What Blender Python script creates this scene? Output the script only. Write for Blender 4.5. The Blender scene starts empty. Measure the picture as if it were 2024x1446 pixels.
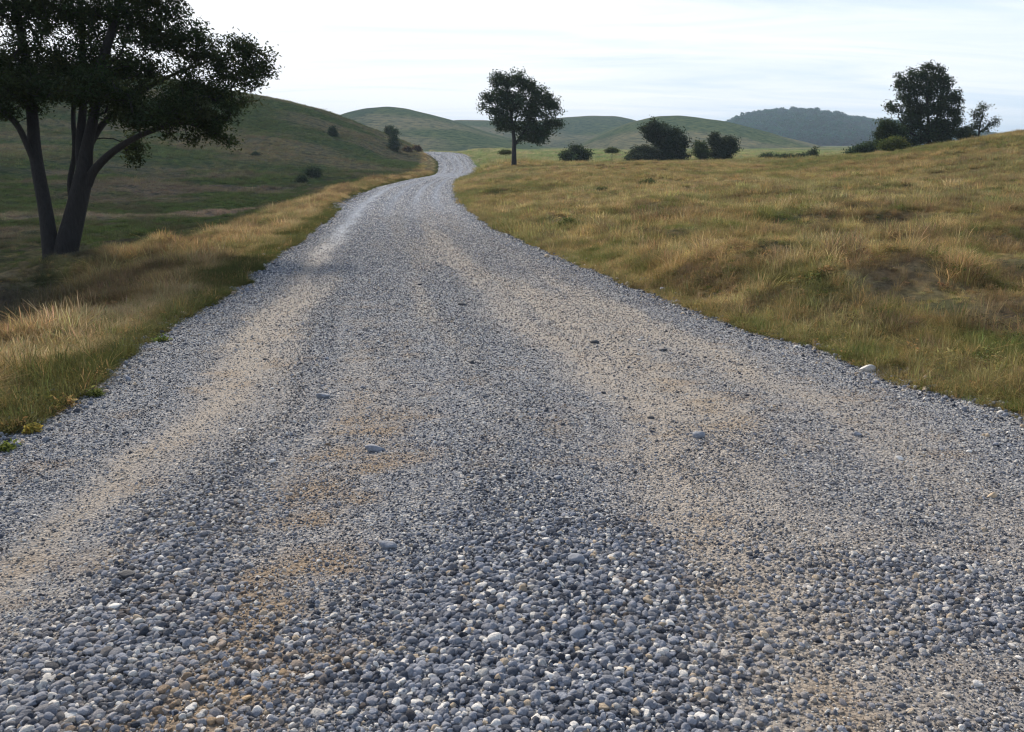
import bpy, bmesh, math, random
import numpy as np
from mathutils import Vector, Matrix

S = bpy.context.scene
COL = S.collection
R_ = math.radians
rng = np.random.default_rng(7)

# ------------------------------------------------------------------ camera
PITCH = 14.03
F = 1753.0                       # focal length in pixels of a 2024 px wide frame
cam_d = bpy.data.cameras.new("camera")
cam_d.sensor_width = 36.0
cam_d.lens = 36.0 * F / 2024.0
cam_d.clip_start = 0.05
cam_d.clip_end = 9000
cam = bpy.data.objects.new("camera", cam_d)
COL.objects.link(cam)
cam.location = (0, 0, 1.7)
cam.rotation_euler = (R_(90 - PITCH), 0, 0)
S.camera = cam

# ------------------------------------------------------------------ sky and sun
SUN_EL, SUN_AZ = 31.0, -25.0     # azimuth measured from +Y towards +X
world = bpy.data.worlds.new("World")
S.world = world
world.use_nodes = True
wn, wl = world.node_tree.nodes, world.node_tree.links
wn.clear()
w_out = wn.new('ShaderNodeOutputWorld')
w_bg = wn.new('ShaderNodeBackground')
sky = wn.new('ShaderNodeTexSky')
sky.sky_type = 'NISHITA'
sky.sun_disc = False
sky.sun_elevation = R_(SUN_EL)
sky.sun_rotation = R_(SUN_AZ)
sky.air_density = 1.0
sky.dust_density = 1.5
w_bg.inputs['Strength'].default_value = 0.15
tc = wn.new('ShaderNodeTexCoord')
sep = wn.new('ShaderNodeSeparateXYZ')
wl.new(tc.outputs['Generated'], sep.inputs[0])
# thin cirrus sheet: project the direction onto a flat layer overhead
zc_ = wn.new('ShaderNodeMath'); zc_.operation = 'ADD'; zc_.inputs[1].default_value = 0.12
wl.new(sep.outputs['Z'], zc_.inputs[0])
dx = wn.new('ShaderNodeMath'); dx.operation = 'DIVIDE'
dy = wn.new('ShaderNodeMath'); dy.operation = 'DIVIDE'
wl.new(sep.outputs['X'], dx.inputs[0]); wl.new(zc_.outputs[0], dx.inputs[1])
wl.new(sep.outputs['Y'], dy.inputs[0]); wl.new(zc_.outputs[0], dy.inputs[1])
cmb = wn.new('ShaderNodeCombineXYZ')
wl.new(dx.outputs[0], cmb.inputs[0]); wl.new(dy.outputs[0], cmb.inputs[1])
mp = wn.new('ShaderNodeMapping')
mp.inputs['Scale'].default_value = (0.42, 1.35, 1)
mp.inputs['Rotation'].default_value = (0, 0, R_(7))
wl.new(cmb.outputs[0], mp.inputs[0])
nz = wn.new('ShaderNodeTexNoise')
nz.inputs['Scale'].default_value = 1.2
nz.inputs['Detail'].default_value = 7
nz.inputs['Roughness'].default_value = 0.62
nz.inputs['Distortion'].default_value = 0.9
wl.new(mp.outputs[0], nz.inputs[0])
# cloud cover: thicker to the left, thinner to the right and up
cov = wn.new('ShaderNodeMath'); cov.operation = 'MULTIPLY_ADD'
cov.inputs[1].default_value = -0.42; wl.new(sep.outputs['X'], cov.inputs[0])
wl.new(nz.outputs['Fac'], cov.inputs[2])
cr = wn.new('ShaderNodeMapRange')
cr.inputs['From Min'].default_value = 0.16; cr.inputs['From Max'].default_value = 0.56
cr.inputs['To Min'].default_value = 0.0; cr.inputs['To Max'].default_value = 1.0
wl.new(cov.outputs[0], cr.inputs['Value'])
# cloud opacity falls off towards the zenith, where the sky stays blue
zf = wn.new('ShaderNodeMapRange')
zf.inputs['From Min'].default_value = 0.25; zf.inputs['From Max'].default_value = 0.7
zf.inputs['To Min'].default_value = 1.0; zf.inputs['To Max'].default_value = 0.05
wl.new(sep.outputs['Z'], zf.inputs['Value'])
cm = wn.new('ShaderNodeMath'); cm.operation = 'MULTIPLY'
wl.new(cr.outputs[0], cm.inputs[0]); wl.new(zf.outputs[0], cm.inputs[1])
mx = wn.new('ShaderNodeMix'); mx.data_type = 'RGBA'
wl.new(zf.outputs[0], mx.inputs['Factor'])
wl.new(sky.outputs[0], mx.inputs['A'])
cl_ = wn.new('ShaderNodeMix'); cl_.data_type = 'RGBA'
cl_.inputs['A'].default_value = (4.3, 5.0, 5.7, 1)      # thin, bluish veil
cl_.inputs['B'].default_value = (6.1, 6.2, 6.4, 1)       # thick bright cloud
wl.new(cr.outputs[0], cl_.inputs['Factor'])
wl.new(cl_.outputs['Result'], mx.inputs['B'])
wl.new(mx.outputs['Result'], w_bg.inputs['Color'])
wl.new(w_bg.outputs[0], w_out.inputs['Surface'])

sun_d = bpy.data.lights.new("sun", 'SUN')
sun_d.energy = 5.0
sun_d.angle = R_(6)
sun_d.color = (1.0, 0.88, 0.72)
sun = bpy.data.objects.new("sun", sun_d)
COL.objects.link(sun)
sd = Vector((math.sin(R_(SUN_AZ)) * math.cos(R_(SUN_EL)), math.cos(R_(SUN_AZ)) * math.cos(R_(SUN_EL)), math.sin(R_(SUN_EL))))
sun.rotation_euler = sd.to_track_quat('Z', 'Y').to_euler()
sun.location = sd * 50

S.view_settings.view_transform = 'Standard'
S.view_settings.look = 'None'
S.view_settings.exposure = 0.35
S.view_settings.gamma = 1.0
S.cycles.max_bounces = 5
S.cycles.transparent_max_bounces = 4
S.cycles.volume_bounces = 0
S.cycles.use_denoising = True
S.cycles.sample_clamp_indirect = 3.0
S.cycles.sample_clamp_direct = 6.0
S.cycles.filter_width = 1.2

# ------------------------------------------------------------------ helpers
TH = R_(PITCH)
def W(px, py, zc):
    """world point seen at pixel (px, py) of the photograph at depth zc"""
    v = (py - 723.0) / F; u = (px - 1012.0) / F
    return np.array([u * zc, zc * (math.cos(TH) - v * math.sin(TH)), 1.7 - zc * (v * math.cos(TH) + math.sin(TH))])

def project(P):
    P = np.asarray(P, float)
    x, y, z = P[:, 0], P[:, 1], P[:, 2] - 1.7
    zc = y * math.cos(TH) - z * math.sin(TH)
    v = (-z * math.cos(TH) - y * math.sin(TH))
    zz = np.maximum(zc, 1e-3)
    return 1012 + F * x / zz, 723 + F * v / zz, zc

def in_view(P, m=140):
    px, py, zc = project(P)
    return (zc > 0.6) & (px > -m - 60 / np.maximum(zc, 1) * 10) & (px < 2024 + m + 60 / np.maximum(zc, 1) * 10) & (py < 1446 + m)

def _h(ix, iy, s):
    n = (ix * 374761393 + iy * 668265263 + s * 974634777) & 0xFFFFFFFF
    n = ((n ^ (n >> 13)) * 1274126177) & 0xFFFFFFFF
    return ((n ^ (n >> 16)) & 0xFFFFFF) / float(0xFFFFFF)

def vnoise(x, y, s=0):
    ix = np.floor(x).astype(np.int64); iy = np.floor(y).astype(np.int64)
    fx = x - ix; fy = y - iy
    fx = fx * fx * (3 - 2 * fx); fy = fy * fy * (3 - 2 * fy)
    a = _h(ix, iy, s); b = _h(ix + 1, iy, s); c = _h(ix, iy + 1, s); d = _h(ix + 1, iy + 1, s)
    return (a * (1 - fx) + b * fx) * (1 - fy) + (c * (1 - fx) + d * fx) * fy

def fbm(x, y, s=0, o=4, g=0.5):
    r = 0; a = 1; t = 0
    for k in range(o):
        r = r + a * vnoise(x * 2 ** k + 17.3 * k, y * 2 ** k - 9.1 * k, s + k); t += a; a *= g
    return r / t

def sstep(a, b, x):
    t = np.clip((x - a) / (b - a), 0, 1)
    return t * t * (3 - 2 * t)

def tag(o, label=None, cat=None, group=None, kind=None):
    if label: o['label'] = label
    if cat: o['category'] = cat
    if group: o['group'] = group
    if kind: o['kind'] = kind
    return o

def mesh_obj(name, V, Fc, mat=None, parent=None, smooth=False, attrs=None, link=True):
    """V: (n,3); Fc: (m,3) or (m,4) int array"""
    V = np.asarray(V, dtype=np.float32); Fc = np.asarray(Fc, dtype=np.int32)
    me = bpy.data.meshes.new(name)
    me.vertices.add(len(V)); me.vertices.foreach_set('co', V.ravel())
    k = Fc.shape[1]
    me.loops.add(Fc.size); me.loops.foreach_set('vertex_index', Fc.ravel())
    me.polygons.add(len(Fc)); me.polygons.foreach_set('loop_start', np.arange(0, Fc.size, k, dtype=np.int32))
    me.polygons.foreach_set('loop_total', np.full(len(Fc), k, dtype=np.int32)) if hasattr(me.polygons[0], 'loop_total') and False else None
    if smooth: me.polygons.foreach_set('use_smooth', np.ones(len(Fc), dtype=bool))
    me.update(calc_edges=True)
    me.validate()
    for an, (typ, dom, data) in (attrs or {}).items():
        at = me.attributes.new(an, typ, dom)
        key = {'FLOAT_VECTOR': 'vector', 'FLOAT': 'value', 'INT': 'value', 'FLOAT_COLOR': 'color'}[typ]
        at.data.foreach_set(key, np.asarray(data, dtype=np.int32 if typ == 'INT' else np.float32).ravel())
    if mat: me.materials.append(mat)
    o = bpy.data.objects.new(name, me)
    if link: COL.objects.link(o)
    if parent: o.parent = parent
    return o

def empty(name, loc=(0, 0, 0)):
    o = bpy.data.objects.new(name, None)
    o.empty_display_size = 0.3
    o.location = loc
    COL.objects.link(o)
    return o

# ------------------------------------------------------------------ road line and height profile
PRY = np.array([-40, 0, 5, 10, 19, 47, 95, 125, 146, 187, 260, 400, 5000.])
PRZ = np.array([0, 0, 0, -.25, -.56, -1.3, -1.6, -1.55, -1.25, -.1, .2, 0.1, 0.])
def zroad(Y):
    Y = np.asarray(Y, float)
    k = 0; w = 0
    for d, g in ((-.09, .2), (-.04, .3), (0, 1), (.04, .3), (.09, .2)):
        k = k + g * np.interp(Y + d * np.abs(Y), PRY, PRZ); w += g
    return k / w
LE = np.array([(-40, -3.15), (0, -3.15), (4.91, -3.2), (5.9, -3.3), (8.15, -3.58), (10.7, -3.91), (15.7, -4.61), (27.1, -6.02), (47, -8.75), (67, -10.1), (86.8, -9.7), (96, -8.7), (103, -8.5), (114, -9.2), (128.6, -10.4), (146.7, -11.75), (169.6, -14.69), (201.5, -20.5), (240, -40), (300, -85), (420, -170), (5000, -900)])
RE = np.array([(-40, 3.4), (0, 3.45), (5.73, 3.42), (6.42, 3.19), (7.32, 3.0), (8.34, 2.8), (9.86, 2.55), (11.54, 2.15), (15.46, 1.5), (21.7, .5), (27.9, -.5), (43.1, -2.2), (55.5, -3.4), (72.8, -4.6), (88.4, -5.2), (101, -4.6), (112, -4.3), (122.8, -4.5), (146.7, -6.04), (169.6, -7.72), (184, -9.5), (201.5, -13.5), (240, -32), (300, -77), (420, -162), (5000, -892)])
def _sm(Y, T):
    Y = np.asarray(Y, float); k = 0
    for d, g in ((-.036, .15), (-.018, .2), (0, .3), (.018, .2), (.036, .15)):
        k = k + g * np.interp(Y + d * np.abs(Y), T[:, 0], T[:, 1])
    return k
def xl(Y): return _sm(Y, LE) + 0.16 * (fbm(np.asarray(Y) * .9, np.asarray(Y) * 0, 3) - .5) * 2 + .13 * (fbm(np.asarray(Y) * 2.6, np.asarray(Y) * 0, 8) - .5)
def xr(Y): return _sm(Y, RE) + 0.16 * (fbm(np.asarray(Y) * .9, np.asarray(Y) * 0, 5) - .5) * 2 + .13 * (fbm(np.asarray(Y) * 2.6, np.asarray(Y) * 0, 9) - .5)

# ------------------------------------------------------------------ terrain: smooth surface through surveyed points
cp = []
for Y in (-30, -10, 0, 3, 5, 7, 9, 12, 16, 22, 30, 42, 60, 80, 95, 110, 128, 146, 165, 187, 210, 240):
    cp.append((float(_sm(Y, LE)), Y, float(zroad(Y)))); cp.append((float(_sm(Y, RE)), Y, float(zroad(Y))))
def P(px, py, zc, dz=0.0):
    p = W(px, py, zc); cp.append((p[0], p[1], p[2] + dz))
# right field
P(1450, 615, 10.6); P(1440, 505, 12.9, -.12); P(2000, 700, 7.5, -.05); P(2024, 500, 14, -.1); P(2024, 400, 25, -.1); P(2024, 330, 40, -.1); P(2024, 258, 60, -.15)
P(1700, 600, 9.7, -.1); P(1500, 450, 20, -.1); P(1500, 380, 34, -.05); P(1500, 342, 52, -.1); P(1500, 323, 76, -.15)
P(1750, 302, 75, -.15); P(1750, 350, 45, -.1); P(1750, 450, 19, -.1); P(1900, 277, 66, -.15); P(1630, 313, 80, -.1)
P(1200, 455, 22, -.1); P(1200, 382, 38, -.1); P(1200, 347, 58, -.1); P(1200, 324, 86, -.1); P(1330, 323, 84, -.1)
P(1016, 402, 42, -.1); P(1016, 362, 62, -.1); P(1016, 337, 80, -.1); P(1016, 323, 92, -.1)
P(960, 320, 130)
for x, Y, z in ((60, 40, 3.2), (90, 70, 5.0), (30, 14, .5), (60, 0, 1.5), (20, -10, .2), (45, 95, 1.3), (70, 110, 2.2), (30, 110, -.2), (10, 125, -.8), (0, 160, -.6), (40, 160, -.6), (100, 160, .5), (20, 230, 0), (120, 240, 0.5), (60, 300, 0), (200, 300, 1), (-5, 250, .2), (4, 1, .02), (5, 4, .02), (8, 3, .1), (200, 100, 6), (250, 0, 5)):
    cp.append((x, Y, z))
# left verge, valley and hill
for x, Y, z in ((-3.9, 4.9, -.06), (-4.6, 8.6, -.27), (-6.2, 8.6, -.45), (-5.4, 4, -.25), (-9, 5, -.7), (-20, 3, -1.0), (-60, 0, -.5), (-20, -15, -.5), (-5.5, 13, -.42), (-7.5, 13, -.85), (-7.4, 22, -.75), (-9.5, 25, -1.15), (-10.2, 47, -1.2), (-13.5, 50, -1.7), (-12.3, 75, -1.45), (-16, 75, -2.1), (-14, 110, -1.4)):
    cp.append((x, Y, z))
P(108, 532, 20.0); P(0, 560, 16.5, 0); P(0, 500, 24, -.1); P(0, 440, 38); P(300, 420, 45, -.2); P(600, 352, 88); P(0, 380, 60); P(0, 300, 90); P(0, 232, 120); P(0, 135, 165)
P(300, 350, 82); P(300, 300, 105); P(300, 220, 135); P(300, 150, 168); P(500, 330, 98); P(500, 260, 128); P(500, 189, 165)
P(640, 330, 104); P(640, 280, 130); P(640, 223, 165); P(760, 311, 132); P(760, 267, 168); P(840, 306, 155); P(835, 296, 182); P(150, 130, 165); P(400, 168, 166); P(570, 205, 165); P(700, 245, 168)
cp.append((-130, 140, 13)); cp.append((-200, 170, 18)); cp.append((-250, 60, 14)); cp.append((-100, 60, 0)); cp.append((-400, 100, 18))
for x, Y, z in ((-110, 230, 8), (-60, 235, 3), (-30, 240, .8), (-160, 260, 8), (-90, 300, 1), (-250, 280, 8), (-50, 320, 0), (-150, 360, 1), (0, 380, 0), (150, 400, 0.5), (-300, 400, 2)):
    cp.append((x, Y, z))
cp = np.array(cp)
def warp(x, Y): return np.stack([np.arcsinh(np.asarray(x) / 5.0), np.arcsinh(np.asarray(Y) / 5.0)], -1)
def _k(r2): return np.where(r2 > 1e-12, 0.5 * r2 * np.log(np.maximum(r2, 1e-12)), 0)
A_ = warp(cp[:, 0], cp[:, 1]); n_ = len(A_)
K_ = _k(((A_[:, None] - A_[None]) ** 2).sum(-1)) + np.eye(n_) * 0.0008
Pm = np.concatenate([np.ones((n_, 1)), A_], 1)
M_ = np.block([[K_, Pm], [Pm.T, np.zeros((3, 3))]])
sol = np.linalg.solve(M_, np.concatenate([cp[:, 2], np.zeros(3)]))
def tps(x, Y):
    sh = np.shape(x); q = warp(np.ravel(x), np.ravel(Y)); out = np.empty(len(q))
    for i in range(0, len(q), 20000):
        c = q[i:i + 20000]
        out[i:i + 20000] = _k(((c[:, None] - A_[None]) ** 2).sum(-1)) @ sol[:n_] + sol[n_] + c @ sol[n_ + 1:]
    return out.reshape(sh)

def lateral(x, Y):
    """signed distance outside the road (negative inside), and t across it"""
    a, b = xl(Y), xr(Y)
    return np.maximum(a - x, x - b), (x - a) / (b - a)

def H(x, Y):
    x = np.asarray(x, float); Y = np.asarray(Y, float)
    d, t = lateral(x, Y)
    z = tps(x, Y)
    far = sstep(330, 520, np.hypot(x, Y))
    z = z * (1 - far)
    # road: crowned and rutted
    rut = -.022 * np.exp(-((t - .18) / .05) ** 2) - .022 * np.exp(-((t - .60) / .05) ** 2) + .02 * np.exp(-((t - .27) / .035) ** 2) + .02 * np.exp(-((t - .48) / .05) ** 2)
    zr_ = zroad(Y) + .05 * (1 - (2 * t - 1) ** 2) + rut * (1 - far) + .012 * (fbm(x * 3, Y * 3, 40) - .5)
    s = 1 - sstep(0.0, 0.7, d)
    # ground roughness off the road
    r = sstep(.2, 2.0, d)
    # 
    dist = np.hypot(x, Y)
    z = z + r * (.50 * (fbm(x * .8, Y * .8, 50) - .5) * (1 - sstep(60, 200, dist)) + .5 * (fbm(x * .25, Y * .25, 54, 2) - .5) * sstep(8, 20, dist) * (1 - sstep(80, 200, dist)) + .5 * (fbm(x * .09, Y * .09, 55) - .5) * sstep(5, 25, dist) * (1 - sstep(60, 200, dist)) + 1.4 * (fbm(x * .03, Y * .03, 56) - .5) * sstep(110, 170, dist) * (1 - far))
    # worn bank with bare earth on the right
    z = z + .30 * np.exp(-(((x - 3.7) / 1.5) ** 2 + ((Y - 13.5) / 1.0) ** 2)) * r + .20 * np.exp(-(((x - 4.9) / 1.3) ** 2 + ((Y - 11.0) / .7) ** 2)) * r + .18 * np.exp(-(((x - 6.2) / 1.2) ** 2 + ((Y - 9.3) / .6) ** 2)) * r
    z = z + .35 * np.exp(-(((x - 10.2) / 1.8) ** 2 + ((Y - 16.5) / 1.0) ** 2)) * r
    # worn track across the left valley
    return zr_ * s + z * (1 - s)

def deadfn(x, Y):
    w = 1.2 * (fbm(x * 1.3, Y * 1.3, 160, 3) - .5)
    g = lambda a, b, c, d: np.exp(-(((x + w - a) / c) ** 2 + ((Y + w - b) / d) ** 2))
    return np.clip(.8 * (g(3.0, 12.1, .9, .9) + g(3.9, 9.9, .8, .6) + g(4.9, 8.4, .7, .45) + g(9.6, 15.0, 1.6, .8) + .8 * g(6.2, 11.6, 1.0, .4)), 0, 1)
# vegetation colours (albedo) as a function of place
GOLD = np.array([.33, .235, .11]); STRAW = np.array([.43, .35, .20]); OLIVE = np.array([.15, .145, .06]); GREEN = np.array([.085, .11, .035]); BROWN = np.array([.14, .11, .075]); DULL = np.array([.055, .060, .038]); MOSS = np.array([.048, .070, .028]); MAUVE = np.array([.12, .10, .085])  # DULL and MOSS: own greens, lowered further to paint the dim left side
def mix(a, b, t): return a * (1 - t[..., None]) + b * t[..., None]
def veg(x, Y, j=0.0):
    x = np.asarray(x, float); Y = np.asarray(Y, float)
    d, t = lateral(x, Y)
    dist = np.hypot(x, Y)
    sc = 1.0 / (1 + dist / 40)
    n1 = fbm(x * .9 + 3, Y * .7, 60, 4) + j
    n2 = fbm(x * .22, Y * .16 + 5, 65, 4) + j
    n3 = fbm(x * .08 + 9, Y * .05, 70, 3)
    right = (t > .5)
    c = mix(GOLD, STRAW, sstep(.35, .7, n1))
    c = mix(c, BROWN, sstep(.50, .66, 1 - n1) * .7)
    gsel = sstep(.49, .60, n2 * .45 + n1 * .55)
    cr = mix(c, OLIVE + np.zeros_like(c), gsel * .65)
    n5 = fbm(x * 1.9, Y * 1.6, 143, 3)
    cr = mix(cr, GREEN + np.zeros_like(c), sstep(.56, .66, n5) * .7)
    cr = mix(cr, BROWN * .8 + np.zeros_like(c), sstep(.58, .68, 1 - n5) * .75)
    cr = mix(cr, OLIVE * .9 + np.zeros_like(c), (1 - sstep(.0, .6, d + (n1 - .5) * 1.6)) * .4)
    cr = mix(cr, np.array([.125, .092, .07]) + np.zeros_like(c), deadfn(x, Y) * .85)
    # far field reads flatter, orange-brown with olive
    ff = sstep(14, 60, dist)
    cf = mix(np.array([.25, .19, .10]) + np.zeros_like(c), np.array([.125, .135, .055]) + np.zeros_like(c), sstep(.42, .58, n2))
    cf = mix(cf, np.array([.29, .23, .14]) + np.zeros_like(c), sstep(.5, .65, n3) * .6)
    cr = mix(cr, cf, ff * .6)
    far = sstep(100, 135, dist)
    cr = mix(cr, mix(np.array([.28, .25, .15]) + np.zeros_like(c), np.array([.15, .19, .09]) + np.zeros_like(c), sstep(.35, .6, n1 * .5 + n3 * .5)), far)
    cr = cr * np.array([1.16, 1.19, 1.12])
    # left: golden verge, then dull green valley and hill, darkened to paint a vignette
    cl = mix(mix(c, OLIVE + np.zeros_like(c), gsel * .8), GREEN * .7, (1 - sstep(.25, .8, d + (n1 - .5) * 1.4)) * .85)
    v0 = 2.4 + 1.2 * (n2 - .5) - .9 * sstep(60, 100, Y) + 1.2 * sstep(8, 20, Y)
    val = mix(MOSS, DULL, sstep(.4, .6, n1))
    val = mix(val, MAUVE, sstep(.5, .66, n3 * .5 + n2 * .5) * .75)
    val = mix(val, MOSS * 1.15, sstep(.55, .68, 1 - n2) * .6)
    hill = sstep(85, 120, dist)
    hc = mix(np.array([.060, .084, .040]) + np.zeros_like(c), np.array([.115, .108, .072]) + np.zeros_like(c), sstep(.42, .62, fbm(x * .05 + Y * .03, Y * .11 - x * .02, 77, 5)))
    val = mix(val, hc, hill)
    # pale worn strip crossing the valley
    q = np.exp(-(((Y - (43 + (x + 25) * .45)) / 3.2) ** 2)) * sstep(-9, -16, x) if False else np.exp(-(((Y - (43 + (x + 25) * .45)) / 3.0) ** 2)) * sstep(11, 16, -x)
    val = mix(val, np.array([.20, .165, .14]) + np.zeros_like(c), q * .7)
    cl = mix(cl, val, sstep(-.7, .7, d - v0))
    kn = sstep(150, 190, Y)
    cl = mix(cl, np.array([.26, .21, .12]) + np.zeros_like(c), kn * .5 * (1 - sstep(0, 12, d)))
    return np.where(right[..., None], cr, cl)

# ------------------------------------------------------------------ materials
def new_mat(name):
    m = bpy.data.materials.new(name); m.use_nodes = True
    n = m.node_tree.nodes; l = m.node_tree.links
    n.clear()
    o = n.new('ShaderNodeOutputMaterial')
    return m, n, l, o

def N(n, t, **kw):
    x = n.new(t)
    for k, v in kw.items():
        if k in x.inputs: x.inputs[k].default_value = v
        else: setattr(x, k, v)
    return x

def mixc(n, l, fac, a, b, blend='MIX'):
    m = n.new('ShaderNodeMix'); m.data_type = 'RGBA'; m.blend_type = blend
    for s, v in (('Factor', fac), ('A', a), ('B', b)):
        if hasattr(v, 'links'): l.new(v, m.inputs[s])
        elif s == 'Factor': m.inputs[s].default_value = v
        else: m.inputs[s].default_value = (*v[:3], 1)
    return m.outputs['Result']

def ramp(n, l, val, stops):
    r = n.new('ShaderNodeValToRGB')
    e = r.color_ramp.elements
    while len(e) < len(stops): e.new(.5)
    for q, (p, c) in zip(e, stops): q.position = p; q.color = (*c, 1) if len(c) == 3 else c
    l.new(val, r.inputs[0])
    return r.outputs[0]

def maprange(n, l, val, a, b, c=0, d=1):
    m = n.new('ShaderNodeMapRange')
    m.inputs['From Min'].default_value = a; m.inputs['From Max'].default_value = b
    m.inputs['To Min'].default_value = c; m.inputs['To Max'].default_value = d
    l.new(val, m.inputs['Value'])
    return m.outputs[0]

def mat_ground(name, scale=1.0):
    m, n, l, o = new_mat(name)
    b = N(n, 'ShaderNodeBsdfDiffuse', Roughness=1.0)
    at = N(n, 'ShaderNodeAttribute', attribute_name='tint')
    geo = N(n, 'ShaderNodeNewGeometry')
    n1 = N(n, 'ShaderNodeTexNoise', Scale=7.0 * scale, Detail=8.0, Roughness=.7)
    n2 = N(n, 'ShaderNodeTexNoise', Scale=.9 * scale, Detail=6.0, Roughness=.65)
    l.new(geo.outputs['Position'], n1.inputs[0]); l.new(geo.outputs['Position'], n2.inputs[0])
    f1 = ramp(n, l, n1.outputs['Fac'], [(.3, (.45, .45, .48)), (.5, (1, 1, 1)), (.72, (1.5, 1.42, 1.3))])
    f2 = ramp(n, l, n2.outputs['Fac'], [(.36, (.5, .6, .58)), (.5, (1, 1, 1)), (.64, (1.45, 1.25, 1.05))])
    c = mixc(n, l, 1.0, at.outputs['Color'], f1, 'MULTIPLY')
    c = mixc(n, l, 1.0, c, f2, 'MULTIPLY')
    l.new(c, b.inputs['Color'])
    bp = N(n, 'ShaderNodeBump', Strength=.9, Distance=.25 / scale)
    l.new(n2.outputs['Fac'], bp.inputs['Height'])
    bp2 = N(n, 'ShaderNodeBump', Strength=.8, Distance=.05 / scale)
    l.new(n1.outputs['Fac'], bp2.inputs['Height']); l.new(bp.outputs[0], bp2.inputs['Normal'])
    l.new(bp2.outputs[0], b.inputs['Normal'])
    l.new(b.outputs[0], o.inputs['Surface'])
    return m

def mat_road():
    m, n, l, o = new_mat('gravel_surface')
    b = N(n, 'ShaderNodeBsdfPrincipled', Roughness=.95)
    b.inputs['Specular IOR Level'].default_value = .03
    geo = N(n, 'ShaderNodeNewGeometry')
    at = N(n, 'ShaderNodeAttribute', attribute_name='dust')
    wd = N(n, 'ShaderNodeTexNoise', Scale=30.0, Detail=2.0)
    l.new(geo.outputs['Position'], wd.inputs[0])
    pos = mixc(n, l, .02, geo.outputs['Position'], wd.outputs['Color'])
    cols = []; hs = []
    for sc in (26.0, 62.0, 130.0):
        v = N(n, 'ShaderNodeTexVoronoi', Scale=sc); v.feature = 'F1'
        l.new(geo.outputs['Position'], v.inputs['Vector'])
        sp = N(n, 'ShaderNodeSeparateColor'); l.new(v.outputs['Color'], sp.inputs[0])
        cc = ramp(n, l, sp.outputs[0], [(0, (.10, .115, .145)), (.35, (.19, .215, .26)), (.6, (.29, .31, .35)), (.82, (.42, .41, .40)), (.97, (.62, .59, .54))])
        cols.append(cc); hs.append(v.outputs['Distance'])
    nn = N(n, 'ShaderNodeTexNoise', Scale=9.0, Detail=5.0); l.new(geo.outputs['Position'], nn.inputs[0])
    c = mixc(n, l, maprange(n, l, nn.outputs['Fac'], .4, .6), cols[1], cols[2])
    c = mixc(n, l, maprange(n, l, nn.outputs['Fac'], .42, .3), c, cols[0])
    # tan fines
    sp2 = N(n, 'ShaderNodeSeparateColor'); l.new(at.outputs['Color'], sp2.inputs[0])
    fine = N(n, 'ShaderNodeTexNoise', Scale=140.0, Detail=5.0, Roughness=.75); l.new(geo.outputs['Position'], fine.inputs[0])
    tan = ramp(n, l, fine.outputs['Fac'], [(.3, (.20, .18, .165)), (.5, (.42, .37, .31)), (.7, (.64, .57, .48))])
    c = mixc(n, l, sp2.outputs[0], c, tan)
    rust = ramp(n, l, fine.outputs['Fac'], [(.3, (.13, .11, .09)), (.55, (.36, .26, .16)), (.75, (.60, .42, .24))])
    c = mixc(n, l, sp2.outputs[1], c, rust)
    pale = ramp(n, l, fine.outputs['Fac'], [(.3, (.30, .34, .40)), (.7, (.52, .56, .62))])
    c = mixc(n, l, sp2.outputs[2], c, pale)
    l.new(c, b.inputs['Base Color'])
    bp = N(n, 'ShaderNodeBump', Strength=1.0, Distance=.018); bp.invert = True
    l.new(hs[1], bp.inputs['Height'])
    bp2 = N(n, 'ShaderNodeBump', Strength=1.0, Distance=.008)
    l.new(fine.outputs['Fac'], bp2.inputs['Height']); l.new(bp.outputs[0], bp2.inputs['Normal'])
    l.new(bp2.outputs[0], b.inputs['Normal'])
    l.new(b.outputs[0], o.inputs['Surface'])
    return m

def mat_inst(name, kind):
    m, n, l, o = new_mat(name)
    at = N(n, 'ShaderNodeAttribute', attribute_name='tint'); at.attribute_type = 'INSTANCER'
    loc = N(n, 'ShaderNodeAttribute', attribute_name='vary')      # per-blade / per-vertex variation on the proto
    geo = N(n, 'ShaderNodeNewGeometry')
    if kind == 'grass':
        c = mixc(n, l, 1.0, at.outputs['Color'], loc.outputs['Color'], 'MULTIPLY')
        d = N(n, 'ShaderNodeBsdfDiffuse'); t = N(n, 'ShaderNodeBsdfTranslucent'); mx_ = N(n, 'ShaderNodeMixShader'); mx_.inputs[0].default_value = .4
        l.new(c, d.inputs[0]); l.new(c, t.inputs[0]); l.new(d.outputs[0], mx_.inputs[1]); l.new(t.outputs[0], mx_.inputs[2])
        l.new(mx_.outputs[0], o.inputs['Surface'])
    else:
        b = N(n, 'ShaderNodeBsdfPrincipled', Roughness=.8)
        b.inputs['Specular IOR Level'].default_value = .06
        tcn = N(n, 'ShaderNodeTexCoord')
        nn = N(n, 'ShaderNodeTexNoise', Scale=3.0, Detail=6.0, Roughness=.7)
        l.new(tcn.outputs['Object'], nn.inputs[0])
        f = ramp(n, l, nn.outputs['Fac'], [(.3, (.7, .72, .76)), (.5, (1, 1, 1)), (.7, (1.3, 1.26, 1.2))])
        c = mixc(n, l, 1.0, at.outputs['Color'], f, 'MULTIPLY')
        l.new(c, b.inputs['Base Color'])
        bp = N(n, 'ShaderNodeBump', Strength=.5, Distance=.1); l.new(nn.outputs['Fac'], bp.inputs['Height'])
        l.new(bp.outputs[0], b.inputs['Normal'])
        l.new(b.outputs[0], o.inputs['Surface'])
    return m

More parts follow.
